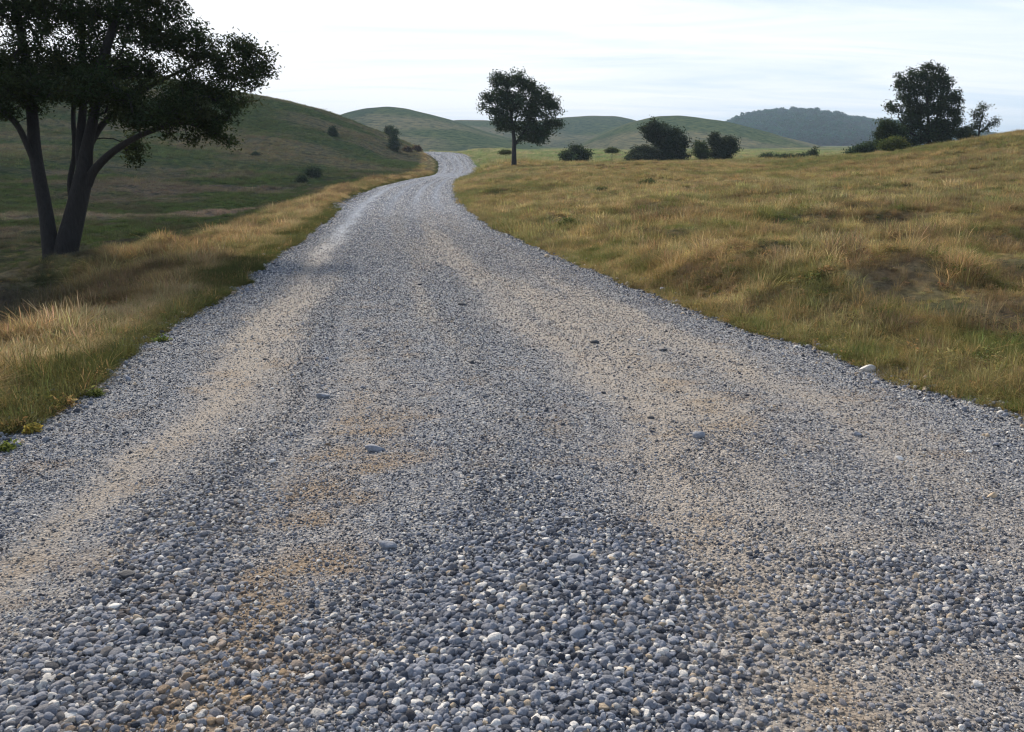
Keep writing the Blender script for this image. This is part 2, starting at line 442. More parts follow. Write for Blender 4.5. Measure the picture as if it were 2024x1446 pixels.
def mat_leaf(name, col, trans=.35):
    m, n, l, o = new_mat(name)
    at = N(n, 'ShaderNodeAttribute', attribute_name='tint')
    c = mixc(n, l, 1.0, at.outputs['Color'], col, 'MULTIPLY')
    d = N(n, 'ShaderNodeBsdfDiffuse'); t = N(n, 'ShaderNodeBsdfTranslucent'); mx_ = N(n, 'ShaderNodeMixShader'); mx_.inputs[0].default_value = trans
    l.new(c, d.inputs[0]); l.new(c, t.inputs[0]); l.new(d.outputs[0], mx_.inputs[1]); l.new(t.outputs[0], mx_.inputs[2])
    l.new(mx_.outputs[0], o.inputs['Surface'])
    return m

def mat_bark(name, col):
    m, n, l, o = new_mat(name)
    b = N(n, 'ShaderNodeBsdfPrincipled', Roughness=.95)
    geo = N(n, 'ShaderNodeNewGeometry'); mpp = N(n, 'ShaderNodeMapping'); mpp.inputs['Scale'].default_value = (1, 1, .14)
    l.new(geo.outputs['Position'], mpp.inputs[0])
    v = N(n, 'ShaderNodeTexNoise', Scale=26.0, Detail=6.0, Roughness=.7); l.new(mpp.outputs[0], v.inputs[0])
    c = ramp(n, l, v.outputs['Fac'], [(.3, tuple(.35 * q for q in col)), (.5, col), (.7, tuple(1.6 * q for q in col))])
    l.new(c, b.inputs['Base Color'])
    bp = N(n, 'ShaderNodeBump', Strength=1.0, Distance=.05); l.new(v.outputs['Fac'], bp.inputs['Height']); l.new(bp.outputs[0], b.inputs['Normal'])
    l.new(b.outputs[0], o.inputs['Surface'])
    return m

def mat_stone(name, col):
    m, n, l, o = new_mat(name)
    b = N(n, 'ShaderNodeBsdfPrincipled', Roughness=.8)
    tcn = N(n, 'ShaderNodeTexCoord')
    nn = N(n, 'ShaderNodeTexNoise', Scale=40.0, Detail=7.0, Roughness=.7); l.new(tcn.outputs['Object'], nn.inputs[0])
    c = ramp(n, l, nn.outputs['Fac'], [(.3, tuple(.6 * q for q in col)), (.5, col), (.72, tuple(min(.85, 1.35 * q) for q in col))])
    l.new(c, b.inputs['Base Color'])
    bp = N(n, 'ShaderNodeBump', Strength=.6, Distance=.01); l.new(nn.outputs['Fac'], bp.inputs['Height']); l.new(bp.outputs[0], b.inputs['Normal'])
    l.new(b.outputs[0], o.inputs['Surface'])
    return m

M_ground = mat_ground('grassland_soil')
M_hill = mat_ground('far_hill_turf', .33)
M_road = mat_road()
M_stone_i = mat_inst('gravel_stone', 'stone')
M_grass_i = mat_inst('grass_blade', 'grass')
M_bark = mat_bark('dark_bark', (.011, .0105, .011))

# ------------------------------------------------------------------ ground and road: one watertight sheet split into pieces
rows = [-30, -20, -12, -8, -5, -3, -2, -1]
y = -.5
while y < 5200:
    rows.append(y); y += max(.055, abs(y) * .0085) if y < 260 else y * .03
rows = np.array(rows)
off = [0.0]; d_ = .05
while off[-1] < 5200:
    off.append(off[-1] + d_); d_ *= 1.045
off = np.array(off)
NT = 40
tt = np.linspace(0, 1, NT + 1)
XL, XR = xl(rows), xr(rows)
X = np.concatenate([(XL[:, None] - off[None, ::-1])[:, :-1], XL[:, None] + (XR - XL)[:, None] * tt[None], (XR[:, None] + off[None])[:, 1:]], 1)
Yg = np.repeat(rows[:, None], X.shape[1], 1)
Zg = H(X, Yg)
nr, nc = X.shape
i0 = len(off) - 1; i1 = i0 + NT
def dust_fn(x, Y, t):
    """tan fines, rusty fines and pale packed streaks, all drawn out along the road"""
    st = fbm(t * 13 + 2, Y * .10, 80, 4); st2 = fbm(t * 26, Y * .22 + 3, 84, 3); n2 = fbm(x * 3.1, Y * 1.6, 86, 4); n = fbm(x * .8, Y * .3, 88)
    w = .03 * (n - .5)
    tn = 1.0 * np.exp(-((t - .17 - w) / (.022 + .016 * sstep(4, 9, Y))) ** 2) + .6 * np.exp(-((t - .62 - 2 * w) / .045) ** 2) + .4 * np.exp(-((t - .83 - w) / .05) ** 2) + .3 * np.exp(-((t - .70) / .12) ** 2)
    tn = tn + .65 * sstep(.49, .66, st) * sstep(.05, .13, t) * (1 - sstep(.88, .96, t)) * (.45 + .55 * sstep(4, 9, Y))
    tn = np.clip(tn * (.35 + .6 * st2 + .5 * n2), 0, .8) * (1 - .55 * sstep(24, 45, Y))
    n4 = fbm(x * 7, Y * 4.5, 152, 3)
    ru = np.clip(np.exp(-((t - .35) / .05) ** 2) * sstep(.40, .60, n4) * (.35 + .65 * (1 - sstep(3.4, 5, Y))) + .4 * sstep(.56, .68, n4) * sstep(.5, .62, n2), 0, .75) * (1 - sstep(6, 16, Y))
    pl = np.clip(.8 * np.exp(-((Y - 97) / 7) ** 2) + .6 * np.exp(-((t - .55) / .08) ** 2) * sstep(95, 115, Y) + .95 * np.exp(-((t - .17) / .05) ** 2) * sstep(14, 28, Y) + .8 * np.exp(-((t - .40) / .04) ** 2) * sstep(30, 55, Y) + .85 * np.exp(-((t - .78) / .04) ** 2) * sstep(30, 55, Y) + .85 * np.exp(-((t - .60) / .04) ** 2) * sstep(30, 55, Y), 0, .85) * (1 - .25 * sstep(110, 140, Y))
    return np.stack([tn, ru, pl], -1)
def bare(x, Y, d):   # thin cover on the bare earth banks, gaps elsewhere
    b = deadfn(x, Y)
    g = .3 + .7 * sstep(.38, .52, fbm(x * 1.7, Y * 1.7, 97, 3))
    return np.clip(1 - .6 * b, .2, 1) * (.6 + .4 * sstep(.0, .4, d)) * g
def soil(x, Y):
    d, t = lateral(x, Y); dist = np.hypot(x, Y)
    k = (1 - sstep(20, 60, dist)); c = veg(x, Y)
    n = sstep(.4, .6, fbm(x * 2.2, Y * 2.2, 140, 4))[:, None]
    th = c * .45 + np.array([.055, .045, .032]) * (1 - n) + np.array([.10, .085, .055]) * n
    b = np.clip(1 - bare(x, Y, d + 5) / np.maximum(.3 + .7 * sstep(.38, .52, fbm(x * 1.7, Y * 1.7, 97, 3)), .01), 0, 1)[:, None]
    th = th * (1 - b) + np.array([.10, .076, .062]) * b
    return c * (1 - k[:, None]) + th * k[:, None]
def block(name, c0, c1, mask, mat, attr, data):
    idx = np.arange(nr * nc).reshape(nr, nc)
    f = np.stack([idx[:-1, c0:c1], idx[:-1, c0 + 1:c1 + 1], idx[1:, c0 + 1:c1 + 1], idx[1:, c0:c1]], -1)
    f = f[mask[:-1, c0:c1]] if mask is not None else f.reshape(-1, 4)
    u, inv = np.unique(f, return_inverse=True)
    V = np.stack([X.ravel()[u], Yg.ravel()[u], Zg.ravel()[u]], -1)
    D = data(X.ravel()[u], Yg.ravel()[u])
    return mesh_obj(name, V, inv.reshape(-1, 4), mat, smooth=True, attrs={attr: ('FLOAT_VECTOR', 'POINT', D)})
hillmask = (X < -8) & (Yg > 70) & (Yg < 420) & (np.hypot(X, Yg) > 88) & (X < XL[:, None] - 4) & (Zg > -0.4)
full = np.ones_like(hillmask)
g = []
o = block('ground', 0, i0, ~hillmask, M_ground, 'tint', soil); g.append(o)
o2 = block('ground', i1, nc - 1, full, M_ground, 'tint', soil); g.append(o2)
# join both verges into one ground object (they are the same land)
with bpy.context.temp_override(active_object=o, object=o, selected_objects=[o, o2], selected_editable_objects=[o, o2]):
    bpy.ops.object.join()
tag(o, 'rolling grassland of dry golden and green turf on both sides of the gravel road', 'ground', kind='structure')
oh = block('hillside', 0, i0, hillmask, M_ground, 'tint', veg)
tag(oh, 'long dull green hillside rising behind the big dark tree on the left', 'hillside', kind='structure')
rd = block('road', i0, i1, full, M_road, 'dust', lambda x, Y: dust_fn(x, Y, (x - xl(Y)) / (xr(Y) - xl(Y))))
tag(rd, 'pale blue-grey gravel road with tan wheel tracks winding into the hills', 'road', kind='structure')

# ------------------------------------------------------------------ far hills
def far_hill(name, sil, Y0, Yc, Y1, seed, gully, col, zb=-2.0, mat=None):
    sx = np.array([s[0] for s in sil], float); sy = np.array([s[1] for s in sil], float)
    px = np.linspace(sx[0], sx[-1], 220)
    pyv = np.interp(px, sx, sy)
    k = np.hanning(13); k /= k.sum(); pyv = np.convolve(np.pad(pyv, 6, 'edge'), k, 'valid')
    v = (pyv - 723) / F
    ang = -(v * math.cos(TH) + math.sin(TH)) / (math.cos(TH) - v * math.sin(TH))    # rise per metre of distance
    uu = (px - 1012) / F / (math.cos(TH) - v * math.sin(TH))
    crest = 1.7 + ang * Yc
    Ys = np.concatenate([np.linspace(Y0, Yc, 90), np.linspace(Yc, Y1, 30)[1:]])
    s = np.where(Ys < Yc, (Ys - Y0) / (Yc - Y0), (Y1 - Ys) / (Y1 - Yc))
    gprof = np.sin(s * math.pi / 2) ** 1.35
    Xw = uu[None] * Yc * (.55 + .45 * Ys[:, None] / Yc)          # spread with distance but with real width
    Xw = uu[None] * Ys[:, None]
    Yw = np.repeat(Ys[:, None], len(px), 1)
    Zw = zb + (crest[None] - zb) * gprof[:, None]
    rel = fbm(Xw * .02 + seed, Yw * .006, seed, 4) - .5
    Zw = Zw + gully * rel * (np.sin(np.clip(s, 0, 1) * math.pi)[:, None]) * sstep(0, 5, crest - zb)[None]
    idx = np.arange(Xw.size).reshape(Xw.shape)
    f = np.stack([idx[:-1, :-1], idx[:-1, 1:], idx[1:, 1:], idx[1:, :-1]], -1).reshape(-1, 4)
    n1 = fbm(Xw * .012, Yw * .012, seed + 3, 4); n2 = fbm(Xw * .03 - rel * 3, Yw * .01, seed + 5, 4)
    C = mix(col[0] + np.zeros(Xw.shape + (3,)), col[1], sstep(.4, .6, n1))
    C = mix(C, col[2] + np.zeros_like(C), sstep(.5, .66, n2) * .7)
    C = mix(C, col[1] * 1.15 + np.zeros_like(C), np.repeat((sstep(.75, 1, s))[:, None], len(px), 1) * .5)
    o = mesh_obj(name, np.stack([Xw, Yw, Zw], -1).reshape(-1, 3), f, mat or M_hill, smooth=True, attrs={'tint': ('FLOAT_VECTOR', 'POINT', C.reshape(-1, 3))})
    return o, Xw, Yw, Zw, s
HC = (np.array([.115, .155, .085]), np.array([.22, .215, .14]), np.array([.08, .12, .085]))
hA, *_ = far_hill('hill', [(520, 280), (600, 250), (680, 229), (720, 218), (765, 212), (800, 215), (850, 226), (900, 240), (950, 257), (1000, 270), (1060, 284), (1110, 294)], 300, 520, 760, 5, 9, HC)
tag(hA, 'rounded grassy hill with a pale top directly above the far bend of the road', 'hill', kind='structure')
hB, *_ = far_hill('hill', [(780, 290), (840, 250), (900, 238), (1000, 239), (1060, 238), (1110, 232), (1170, 228), (1220, 230), (1255, 238), (1320, 260), (1400, 280), (1460, 292)], 450, 760, 1000, 15, 12, HC)
tag(hB, 'long green hill seen behind the lone tree in the middle', 'hill', kind='structure')
hC, *_ = far_hill('hill', [(1130, 294), (1180, 268), (1240, 243), (1300, 230), (1340, 229), (1390, 237), (1440, 245), (1520, 263), (1600, 284), (1660, 298), (1720, 304)], 290, 480, 700, 25, 8, HC)
tag(hC, 'green hill sloping down to the right behind the dark bushes', 'hill', kind='structure')
HD = (np.array([.045, .06, .04]), np.array([.06, .075, .05]), np.array([.04, .055, .045]))
hD, XD, YD, ZD, sD = far_hill('wooded_hill', [(1340, 296), (1400, 274), (1440, 255), (1475, 239), (1520, 230), (1570, 227), (1620, 232), (1690, 244), (1740, 248), (1800, 256), (1900, 272), (2000, 284)], 850, 1350, 1800, 35, 26, HD)
tag(hD, 'distant blue-green hill covered in forest at the right horizon', 'hill', kind='structure')

# ------------------------------------------------------------------ scatter (geometry nodes)
def proto_collection(name, protos):
    c = bpy.data.collections.new(name)
    for p in protos: c.objects.link(p)
    return c

def scatter(name, pts, sc, rot, tint, idx, coll):
    me = bpy.data.meshes.new(name)
    me.vertices.add(len(pts)); me.vertices.foreach_set('co', np.asarray(pts, np.float32).ravel())
    for an, typ, key, data in (('sc', 'FLOAT_VECTOR', 'vector', sc), ('rt', 'FLOAT_VECTOR', 'vector', rot), ('tint', 'FLOAT_VECTOR', 'vector', tint), ('pick', 'INT', 'value', idx)):
        a = me.attributes.new(an, typ, 'POINT'); a.data.foreach_set(key, np.asarray(data, np.int32 if typ == 'INT' else np.float32).ravel())
    o = bpy.data.objects.new(name, me); COL.objects.link(o)
    ng = bpy.data.node_groups.new(name + '_scatter', 'GeometryNodeTree')
    ng.interface.new_socket('Geometry', in_out='INPUT', socket_type='NodeSocketGeometry')
    ng.interface.new_socket('Geometry', in_out='OUTPUT', socket_type='NodeSocketGeometry')
    n, l = ng.nodes, ng.links
    gi = n.new('NodeGroupInput'); go = n.new('NodeGroupOutput')
    iop = n.new('GeometryNodeInstanceOnPoints'); ci = n.new('GeometryNodeCollectionInfo')
    ci.inputs['Collection'].default_value = coll
    ci.inputs['Separate Children'].default_value = True
    ci.inputs['Reset Children'].default_value = True
    def na(nm, t):
        q = n.new('GeometryNodeInputNamedAttribute'); q.data_type = t; q.inputs['Name'].default_value = nm
        return [s for s in q.outputs if s.enabled and s.name == 'Attribute'][0]
    e2r = n.new('FunctionNodeEulerToRotation')
    l.new(na('rt', 'FLOAT_VECTOR'), e2r.inputs[0])
    l.new(gi.outputs[0], iop.inputs['Points']); l.new(ci.outputs[0], iop.inputs['Instance'])
    iop.inputs['Pick Instance'].default_value = True
    l.new(na('pick', 'INT'), iop.inputs['Instance Index'])
    l.new(e2r.outputs[0], iop.inputs['Rotation']); l.new(na('sc', 'FLOAT_VECTOR'), iop.inputs['Scale'])
    l.new(iop.outputs[0], go.inputs[0])
    md = o.modifiers.new('scatter', 'NODES'); md.node_group = ng
    return o

def icos(sub):
    bm = bmesh.new(); bmesh.ops.create_icosphere(bm, subdivisions=sub, radius=1)
    V = np.array([v.co[:] for v in bm.verts]); Fc = np.array([[v.index for v in f.verts] for f in bm.faces]); bm.free()
    return V, Fc
def stone_verts(seed, sub=2, ang=.5):
    r = np.random.default_rng(seed)
    V, Fc = icos(sub)
    D = V.copy()
    # cut by random planes to give facets, then add low bumps
    for k in range(r.integers(7, 12)):
        nrm = r.normal(size=3); nrm /= np.linalg.norm(nrm)
        h = r.uniform(.55, .88)
        s = D @ nrm
        D = D - np.outer(np.maximum(s - h, 0) * r.uniform(.75, 1), nrm)
    D += .05 * np.sin(D[:, [1, 2, 0]] * r.uniform(2, 5, 3) + r.uniform(0, 6, 3))
    D *= np.array([1.0, r.uniform(.65, .95), r.uniform(.5, .75)])
    return D, Fc
stones_hi = [mesh_obj('gravel_stone', *stone_verts(100 + k, 3), M_stone_i, smooth=True, link=False) for k in range(9)]
stones_lo = [mesh_obj('gravel_chip', *stone_verts(200 + k, 1), M_stone_i, smooth=False, link=False) for k in range(9)]
C_hi = proto_collection('gravel_stone_forms', stones_hi)
C_lo = proto_collection('gravel_chip_forms', stones_lo)

# coarse = heaps of larger pebbles between the wheel tracks close to the camera
def coarse(x, Y, t):
    n = fbm(x * 1.3, Y * 1.0, 90)
    a = sstep(.20, .25, t + .05 * (n - .5)) * (1 - sstep(.27, .34, t + .06 * (n - .5))) * (1 - sstep(2.9, 5.0, Y))
    b = np.exp(-(np.abs(t - .49) / (.115 * (1 - .55 * sstep(2.4, 4.4, Y)))) ** 2.0) * (1 - sstep(2.6, 5.4, Y))
    c = .75 * np.exp(-((t - .80) / .16) ** 2) * sstep(.46, .6, n) * (1 - sstep(4, 8, Y)) + .3 * sstep(.5, .62, fbm(x * 2.2, Y * 1.5, 162, 3)) * (1 - sstep(3.5, 6, Y)) * (np.abs(t - .17) > .035)
    return np.clip((a + b + c) * (.7 + .7 * n), 0, 1)
def stone_tint(n, r, warm=.03, pl=.10, dk=.25):
    k = r.random(n)
    base = np.stack([r.uniform(.16, .33, n)] * 3, -1) * np.array([.92, .99, 1.16])
    pale = np.stack([r.uniform(.42, .78, n)] * 3, -1) * np.array([1.0, .98, .94])  # white chips, brightened so their colour also stands in for sun glints
    tan = np.stack([r.uniform(.3, .5, n)] * 3, -1) * np.array([1.05, .87, .66])
    dark = np.stack([r.uniform(.05, .11, n)] * 3, -1) * np.array([.88, 1, 1.28])
    c = np.where((k < pl)[:, None], pale, base)
    c = np.where((k > 1 - warm)[:, None], tan, c)
    c = np.where(((k > pl) & (k < pl + dk))[:, None], dark, c)
    return c
def road_points(n, Ya, Yb, power=1.0):
    r = rng
    Y = Ya + (Yb - Ya) * r.random(n) ** power
    t = r.random(n)
    a, b = xl(Y), xr(Y)
    x = a + (b - a) * t
    return x, Y, t
def keep_view(x, Y, m=120):
    return in_view(np.stack([x, Y, zroad(Y)], -1), m)
def make_gravel(name, n, Ya, Yb, size, coll, wfun, sink=.25, power=1.0, nvar=9, log=False, tk=(.03, .10, .25)):
    x, Y, t = road_points(n, Ya, Yb, power)
    if log:
        Y = Ya * (Yb / Ya) ** rng.random(n); x = xl(Y) + (xr(Y) - xl(Y)) * t
    w = wfun(x, Y, t)
    k = (rng.random(n) < w) & keep_view(x, Y)
    x, Y, t = x[k], Y[k], t[k]
    m = len(x)
    s = np.clip(rng.lognormal(0, .26, m), .4, 1.75) * size(x, Y, t)
    z = H(x, Y) + s * (.5 - sink) * .6
    sc = s[:, None] * rng.uniform(.8, 1.2, (m, 3))
    rot = np.stack([rng.normal(0, .35, m), rng.normal(0, .35, m), rng.uniform(0, 6.28, m)], -1)
    D = dust_fn(x, Y, t); tint = stone_tint(m, rng, *tk)
    q = (D[:, 0] * rng.uniform(-.35, .95, m).clip(0))[:, None]; tint = tint * (1 - q) + np.array([.44, .385, .32]) * rng.uniform(.7, 1.3, (m, 1)) * q
    q = (D[:, 1] * rng.uniform(-.8, .9, m).clip(0))[:, None]; tint = tint * (1 - q) + np.array([.42, .29, .16]) * rng.uniform(.6, 1.3, (m, 1)) * q
    tint = tint * (1 + .45 * sstep(16, 40, Y) - .25 * sstep(50, 90, Y))[:, None]
    q = (D[:, 2] * rng.uniform(.4, 1.0, m))[:, None]; tint = tint * (1 - q) + np.array([.56, .58, .62]) * rng.uniform(.8, 1.2, (m, 1)) * q
    return np.stack([x, Y, z], -1), sc, rot, tint, rng.integers(0, nvar, m)
def cat(*ls): return [np.concatenate(q) for q in zip(*ls)]
dusty = lambda x, Y, t: dust_fn(x, Y, t) @ np.array([.8, .3, .9])
A1 = make_gravel('a', 95000, 1.9, 5.6, lambda x, Y, t: (.0085 + .0065 * coarse(x, Y, t)) * (1 - .38 * sstep(2.7, 4.4, Y)), C_hi, lambda x, Y, t: np.clip(coarse(x, Y, t) * 1.2 + .14 * (1 - dusty(x, Y, t)), 0, 1) * (1 - .7 * sstep(4.4, 5.6, Y)), tk=(.03, .14, .22))
A2 = make_gravel('b', 60000, 1.9, 32, lambda x, Y, t: .0085 + .00035 * Y, C_hi, lambda x, Y, t: .6 * sstep(.38, .62, fbm(x * 2.5, Y * 2, 151, 3)) * (1 - .8 * dusty(x, Y, t)), tk=(.05, .3, .35))
ga = scatter('coarse_gravel', *cat(A1, A2), C_hi)
tag(ga, 'heaps of coarse rounded blue-grey pebbles lying loose between the wheel tracks', 'gravel', kind='stuff')
B1 = make_gravel('c', 800000, 1.9, 210, lambda x, Y, t: .0038 + .00036 * Y, C_lo, lambda x, Y, t: np.clip(1.0 - .75 * dusty(x, Y, t), .3, 1) * (1 - .35 * sstep(14, 50, Y)) * (1 - .7 * sstep(70, 200, Y)), log=True, tk=(.05, .34, .38))  # larger pale share paints glints among the real white chips
# gravel spilling over both edges of the road into the grass
def edge_gravel(n, Ya, Yb):
    Y = Ya + (Yb - Ya) * rng.random(n) ** 1.7
    side = rng.random(n) < .5
    o_ = rng.normal(0, 1, n) * .20
    x = np.where(side, xl(Y) - o_, xr(Y) + o_)
    k = keep_view(x, Y); x, Y = x[k], Y[k]; m = len(x)
    s = rng.lognormal(0, .45, m) * (.011 + .00018 * Y)
    sc = s[:, None] * rng.uniform(.8, 1.2, (m, 3))
    rot = np.stack([rng.normal(0, .5, m), rng.normal(0, .5, m), rng.uniform(0, 6.28, m)], -1)
    return np.stack([x, Y, H(x, Y) + s * .3], -1), sc, rot, stone_tint(m, rng, .14) * 1.1, rng.integers(0, 9, m)
B4 = edge_gravel(26000, 2, 60)
gb = scatter('fine_gravel', *cat(B1, B4), C_lo)
tag(gb, 'fine crushed blue-grey gravel covering the whole road surface', 'gravel', kind='stuff')

# ------------------------------------------------------------------ grass
def tuft(seed, n, h, spread, wid, seg=3, seedheads=False, lean=.35):
    r = np.random.default_rng(seed)
    Vs, Fs, Cs = [], [], []
    base = 0
    for k in range(n):
        a = r.uniform(0, 6.28); rr = spread * math.sqrt(r.random()) * .6
        p0 = np.array([rr * math.cos(a), rr * math.sin(a), -.03])
        hh = h * r.uniform(.45, 1.05)
        aa = a + r.normal(0, .7); ln = abs(r.normal(0, lean)) + .05
        dirv = np.array([math.cos(aa), math.sin(aa), 0])
        w = wid * r.uniform(.6, 1.2)
        side = np.array([-math.sin(aa + r.normal(0, .8)), math.cos(aa), 0]); side /= np.linalg.norm(side)
        b = r.uniform(.7, 1.3); cc = np.array([b * r.uniform(.9, 1.12), b, b * r.uniform(.8, 1.1)])
        for s in range(seg + 1):
            q = s / seg
            c = p0 + np.array([0, 0, hh * q * (1 - .25 * ln * q)]) + dirv * hh * ln * q ** 2
            ww = w * (1 - q) ** .7 if s < seg else w * .08
            if seedheads and k % 3 == 0 and s == seg - 0: ww = w * .5
            if seedheads and k % 3 == 0 and s == seg - 1: ww = w * 1.6
            Vs += [c - side * ww, c + side * ww]; Cs += [cc, cc]
        for s in range(seg):
            i = base + 2 * s; Fs.append([i, i + 1, i + 3, i + 2])
        base += 2 * (seg + 1)
    return np.array(Vs), np.array(Fs), np.array(Cs)
def tuft_obj(*a, **k):
    V, Fc, C = tuft(*a, **k)
    return mesh_obj('grass_tuft', V, Fc, M_grass_i, attrs={'vary': ('FLOAT_VECTOR', 'POINT', C)}, link=False)
def leaves(tips, per, rad, size, r, flat=.75, hue=1.0):
    n = len(tips) * per
    c = np.repeat(tips, per, 0) + r.normal(0, 1, (n, 3)) * rad * np.array([1, 1, flat])
    nrm = r.normal(size=(n, 3)); nrm[:, 2] = np.abs(nrm[:, 2]) + .3; nrm /= np.linalg.norm(nrm, axis=1, keepdims=True)
    t = np.cross(nrm, r.normal(size=(n, 3))); t /= np.linalg.norm(t, axis=1, keepdims=True); b = np.cross(nrm, t)
    s = size * r.uniform(.6, 1.35, (n, 1)); w = .42
    V = np.stack([c - t * s, c + b * s * w + nrm * s * .12, c + t * s, c - b * s * w + nrm * s * .12], 1).reshape(-1, 3)
    Fc = np.arange(4 * n).reshape(n, 4)
    tipc = r.uniform(.7, 1.3, (len(tips), 1)) * np.stack([r.uniform(.85, 1.2, len(tips)), np.ones(len(tips)), r.uniform(.8, 1.1, len(tips))], -1)
    C = np.repeat(np.repeat(tipc, per, 0) * r.uniform(.75, 1.25, (n, 1)), 4, 0)
    return V, Fc, C

# 0-3 tall seeding, 4-6 leafy short, 7-8 wide mats for the distance
tufts = [tuft_obj(300 + k, 30, .31, .17, .0024, 4, True, .75) for k in range(4)] + \
        [tuft_obj(310 + k, 44, .17, .16, .0036, 3, False, .9) for k in range(3)] + \
        [tuft_obj(320 + k, 60, .26, .42, .009, 2, False, .7) for k in range(2)]
def forb(seed, n, rad, hgt, leaf):
    r = np.random.default_rng(seed)
    v = r.normal(size=(n, 3)); v /= np.linalg.norm(v, axis=1, keepdims=True); v *= r.uniform(.3, 1, (n, 1)) ** .6 * np.array([rad, rad, hgt]); v[:, 2] = np.abs(v[:, 2])
    V, f, C = leaves(v, 1, .004, leaf, r)
    return mesh_obj('wild_weed', V, f, M_grass_i, attrs={'vary': ('FLOAT_VECTOR', 'POINT', C)}, link=False)
tufts += [forb(340 + k, 90, .11, (.10, .16, .07)[k], (.016, .013, .020)[k]) for k in range(3)]
C_gr = proto_collection('grass_tuft_forms', tufts)

def grass_band(n, side, Ya, Yb, dmin, dmax, kind, size, power=1.6, dens=None, jit=.06, mind=0.0):
    Y = Ya + (Yb - Ya) * rng.random(n) ** power
    d = dmin + (dmax - dmin) * rng.random(n)
    d = d * np.where(dmax > 12, 1, 1)
    x = np.where(side < 0, xl(Y) - d, xr(Y) + d)
    k = in_view(np.stack([x, Y, zroad(Y)], -1), 160)
    if dens is not None: k &= rng.random(n) < dens(x, Y, d)
    x, Y, d = x[k], Y[k], d[k]; m = len(x)
    z = H(x, Y)
    s = size(x, Y, d) * rng.lognormal(0, .22, m)
    col = veg(x, Y) * rng.uniform(.75, 1.3, (m, 1)) * rng.normal(1, .06, (m, 3))
    # odd tufts of the other colour
    q = rng.random(m); alt = np.where((rng.random(m) < .5)[:, None], GREEN * 1.2, GOLD)
    col = np.where((q < jit)[:, None], alt, col)
    idx = kind(x, Y, d, m)
    sc = s[:, None] * np.stack([rng.uniform(.9, 1.2, m), rng.uniform(.9, 1.2, m), rng.uniform(.8, 1.15, m)], -1)
    rot = np.stack([rng.normal(0, .1, m), rng.normal(.05, .1, m), rng.uniform(0, 6.28, m)], -1)
    return np.stack([x, Y, z], -1), sc, rot, np.clip(col, .01, .7), idx
def greenness(x, Y):
    return fbm(x * .9 + 3, Y * .7, 60, 3) * .55 + fbm(x * .22, Y * .16 + 5, 65, 3) * .45
def kind_near(x, Y, d, m):
    green = 1 - sstep(.25, .9, d + rng.normal(0, .25, m))
    p = np.clip(green * .95 + .75 * sstep(.50, .58, greenness(x, Y)), .18, 1)
    k = np.where(rng.random(m) < p, rng.integers(4, 7, m), rng.integers(0, 4, m))
    q = fbm(x * 1.4, Y * 1.4, 161, 3)
    return np.where(rng.random(m) < .08 + .5 * sstep(.5, .65, q), rng.integers(9, 12, m), k)
def sz_near(x, Y, d):
    e = sstep(.0, 1.0, d)
    n = fbm(x * 1.1, Y * 1.1, 99, 3); n2 = fbm(x * .3, Y * .3, 98, 2)
    e = e * (1 - .65 * sstep(2.9, 3.9, d) * (x < xl(Y)))
    return (.35 + .65 * e) * (.28 + .72 * sstep(.35, .7, n) * .75 + .2 * n2)
mat_k = lambda x, Y, d, m: rng.integers(7, 9, m)
Ge = grass_band(50000, 1, 4.5, 40, -.16, 1.6, lambda x, Y, d, m: np.where(rng.random(m) < .35, rng.integers(9, 12, m), np.where(rng.random(m) < .65, rng.integers(4, 7, m), rng.integers(0, 4, m))), lambda x, Y, d: .25 + .5 * fbm(x * 1.5, Y * 1.5, 141, 3), 1.2, lambda x, Y, d: .35 + .6 * sstep(.4, .55, fbm(x * 2.2, Y * 2.2, 144, 3)), jit=.15)
Gw = grass_band(40000, -1, 3.0, 40, -.16, 1.2, lambda x, Y, d, m: np.where(rng.random(m) < .35, rng.integers(9, 12, m), np.where(rng.random(m) < .65, rng.integers(4, 7, m), rng.integers(0, 4, m))), lambda x, Y, d: .25 + .5 * fbm(x * 1.5, Y * 1.5, 141, 3), 1.2, lambda x, Y, d: .35 + .6 * sstep(.4, .55, fbm(x * 2.2, Y * 2.2, 144, 3)), jit=.15)
G1 = grass_band(60000, -1, 3.5, 28, .0, 4.8, kind_near, sz_near, 1.3, bare)
G1b = grass_band(46000, -1, 28, 110, .0, 4.5, kind_near, lambda x, Y, d: sz_near(x, Y, d) * 1.15, 1.3, None)
G2 = grass_band(85000, 1, 4.5, 26, .0, 17, kind_near, sz_near, 1.1, bare)
G3 = grass_band(90000, 1, 22, 95, .0, 62, mat_k, lambda x, Y, d: .55 + .5 * fbm(x * .3, Y * .3, 97), 1.0, lambda x, Y, d: np.where(fbm(x * .35, Y * .25, 96) > .38, 1, .35))
G3b = grass_band(40000, 1, 17, 60, .0, 34, kind_near, lambda x, Y, d: sz_near(x, Y, d) * 1.0, 1.0, None)
G4 = grass_band(70000, -1, 9, 75, 4.0, 45, mat_k, lambda x, Y, d: (.3 + .5 * fbm(x * .5, Y * .5, 95)) * (.45 + .55 * sstep(18, 35, Y)), 1.0, lambda x, Y, d: np.where(fbm(x * .4, Y * .25, 94) > .42, .9, .3), jit=0)
G5 = grass_band(60000, -1, 70, 185, 2.0, 110, mat_k, lambda x, Y, d: .7 + .7 * fbm(x * .1, Y * .1, 93), 1.0, lambda x, Y, d: np.where(fbm(x * .12, Y * .08, 92) > .5, .8, .2), jit=0)
G6 = grass_band(24000, 1, 95, 300, .0, 120, mat_k, lambda x, Y, d: .9 + 1.2 * fbm(x * .1, Y * .1, 91), 1.0, None, jit=.02)
gl = scatter('dry_grass', *cat(Ge, Gw, G1, G1b, G2, G3, G3b), C_gr)
tag(gl, 'golden dry grass and green tufts growing along the road edges and over the right field', 'grass', kind='stuff')
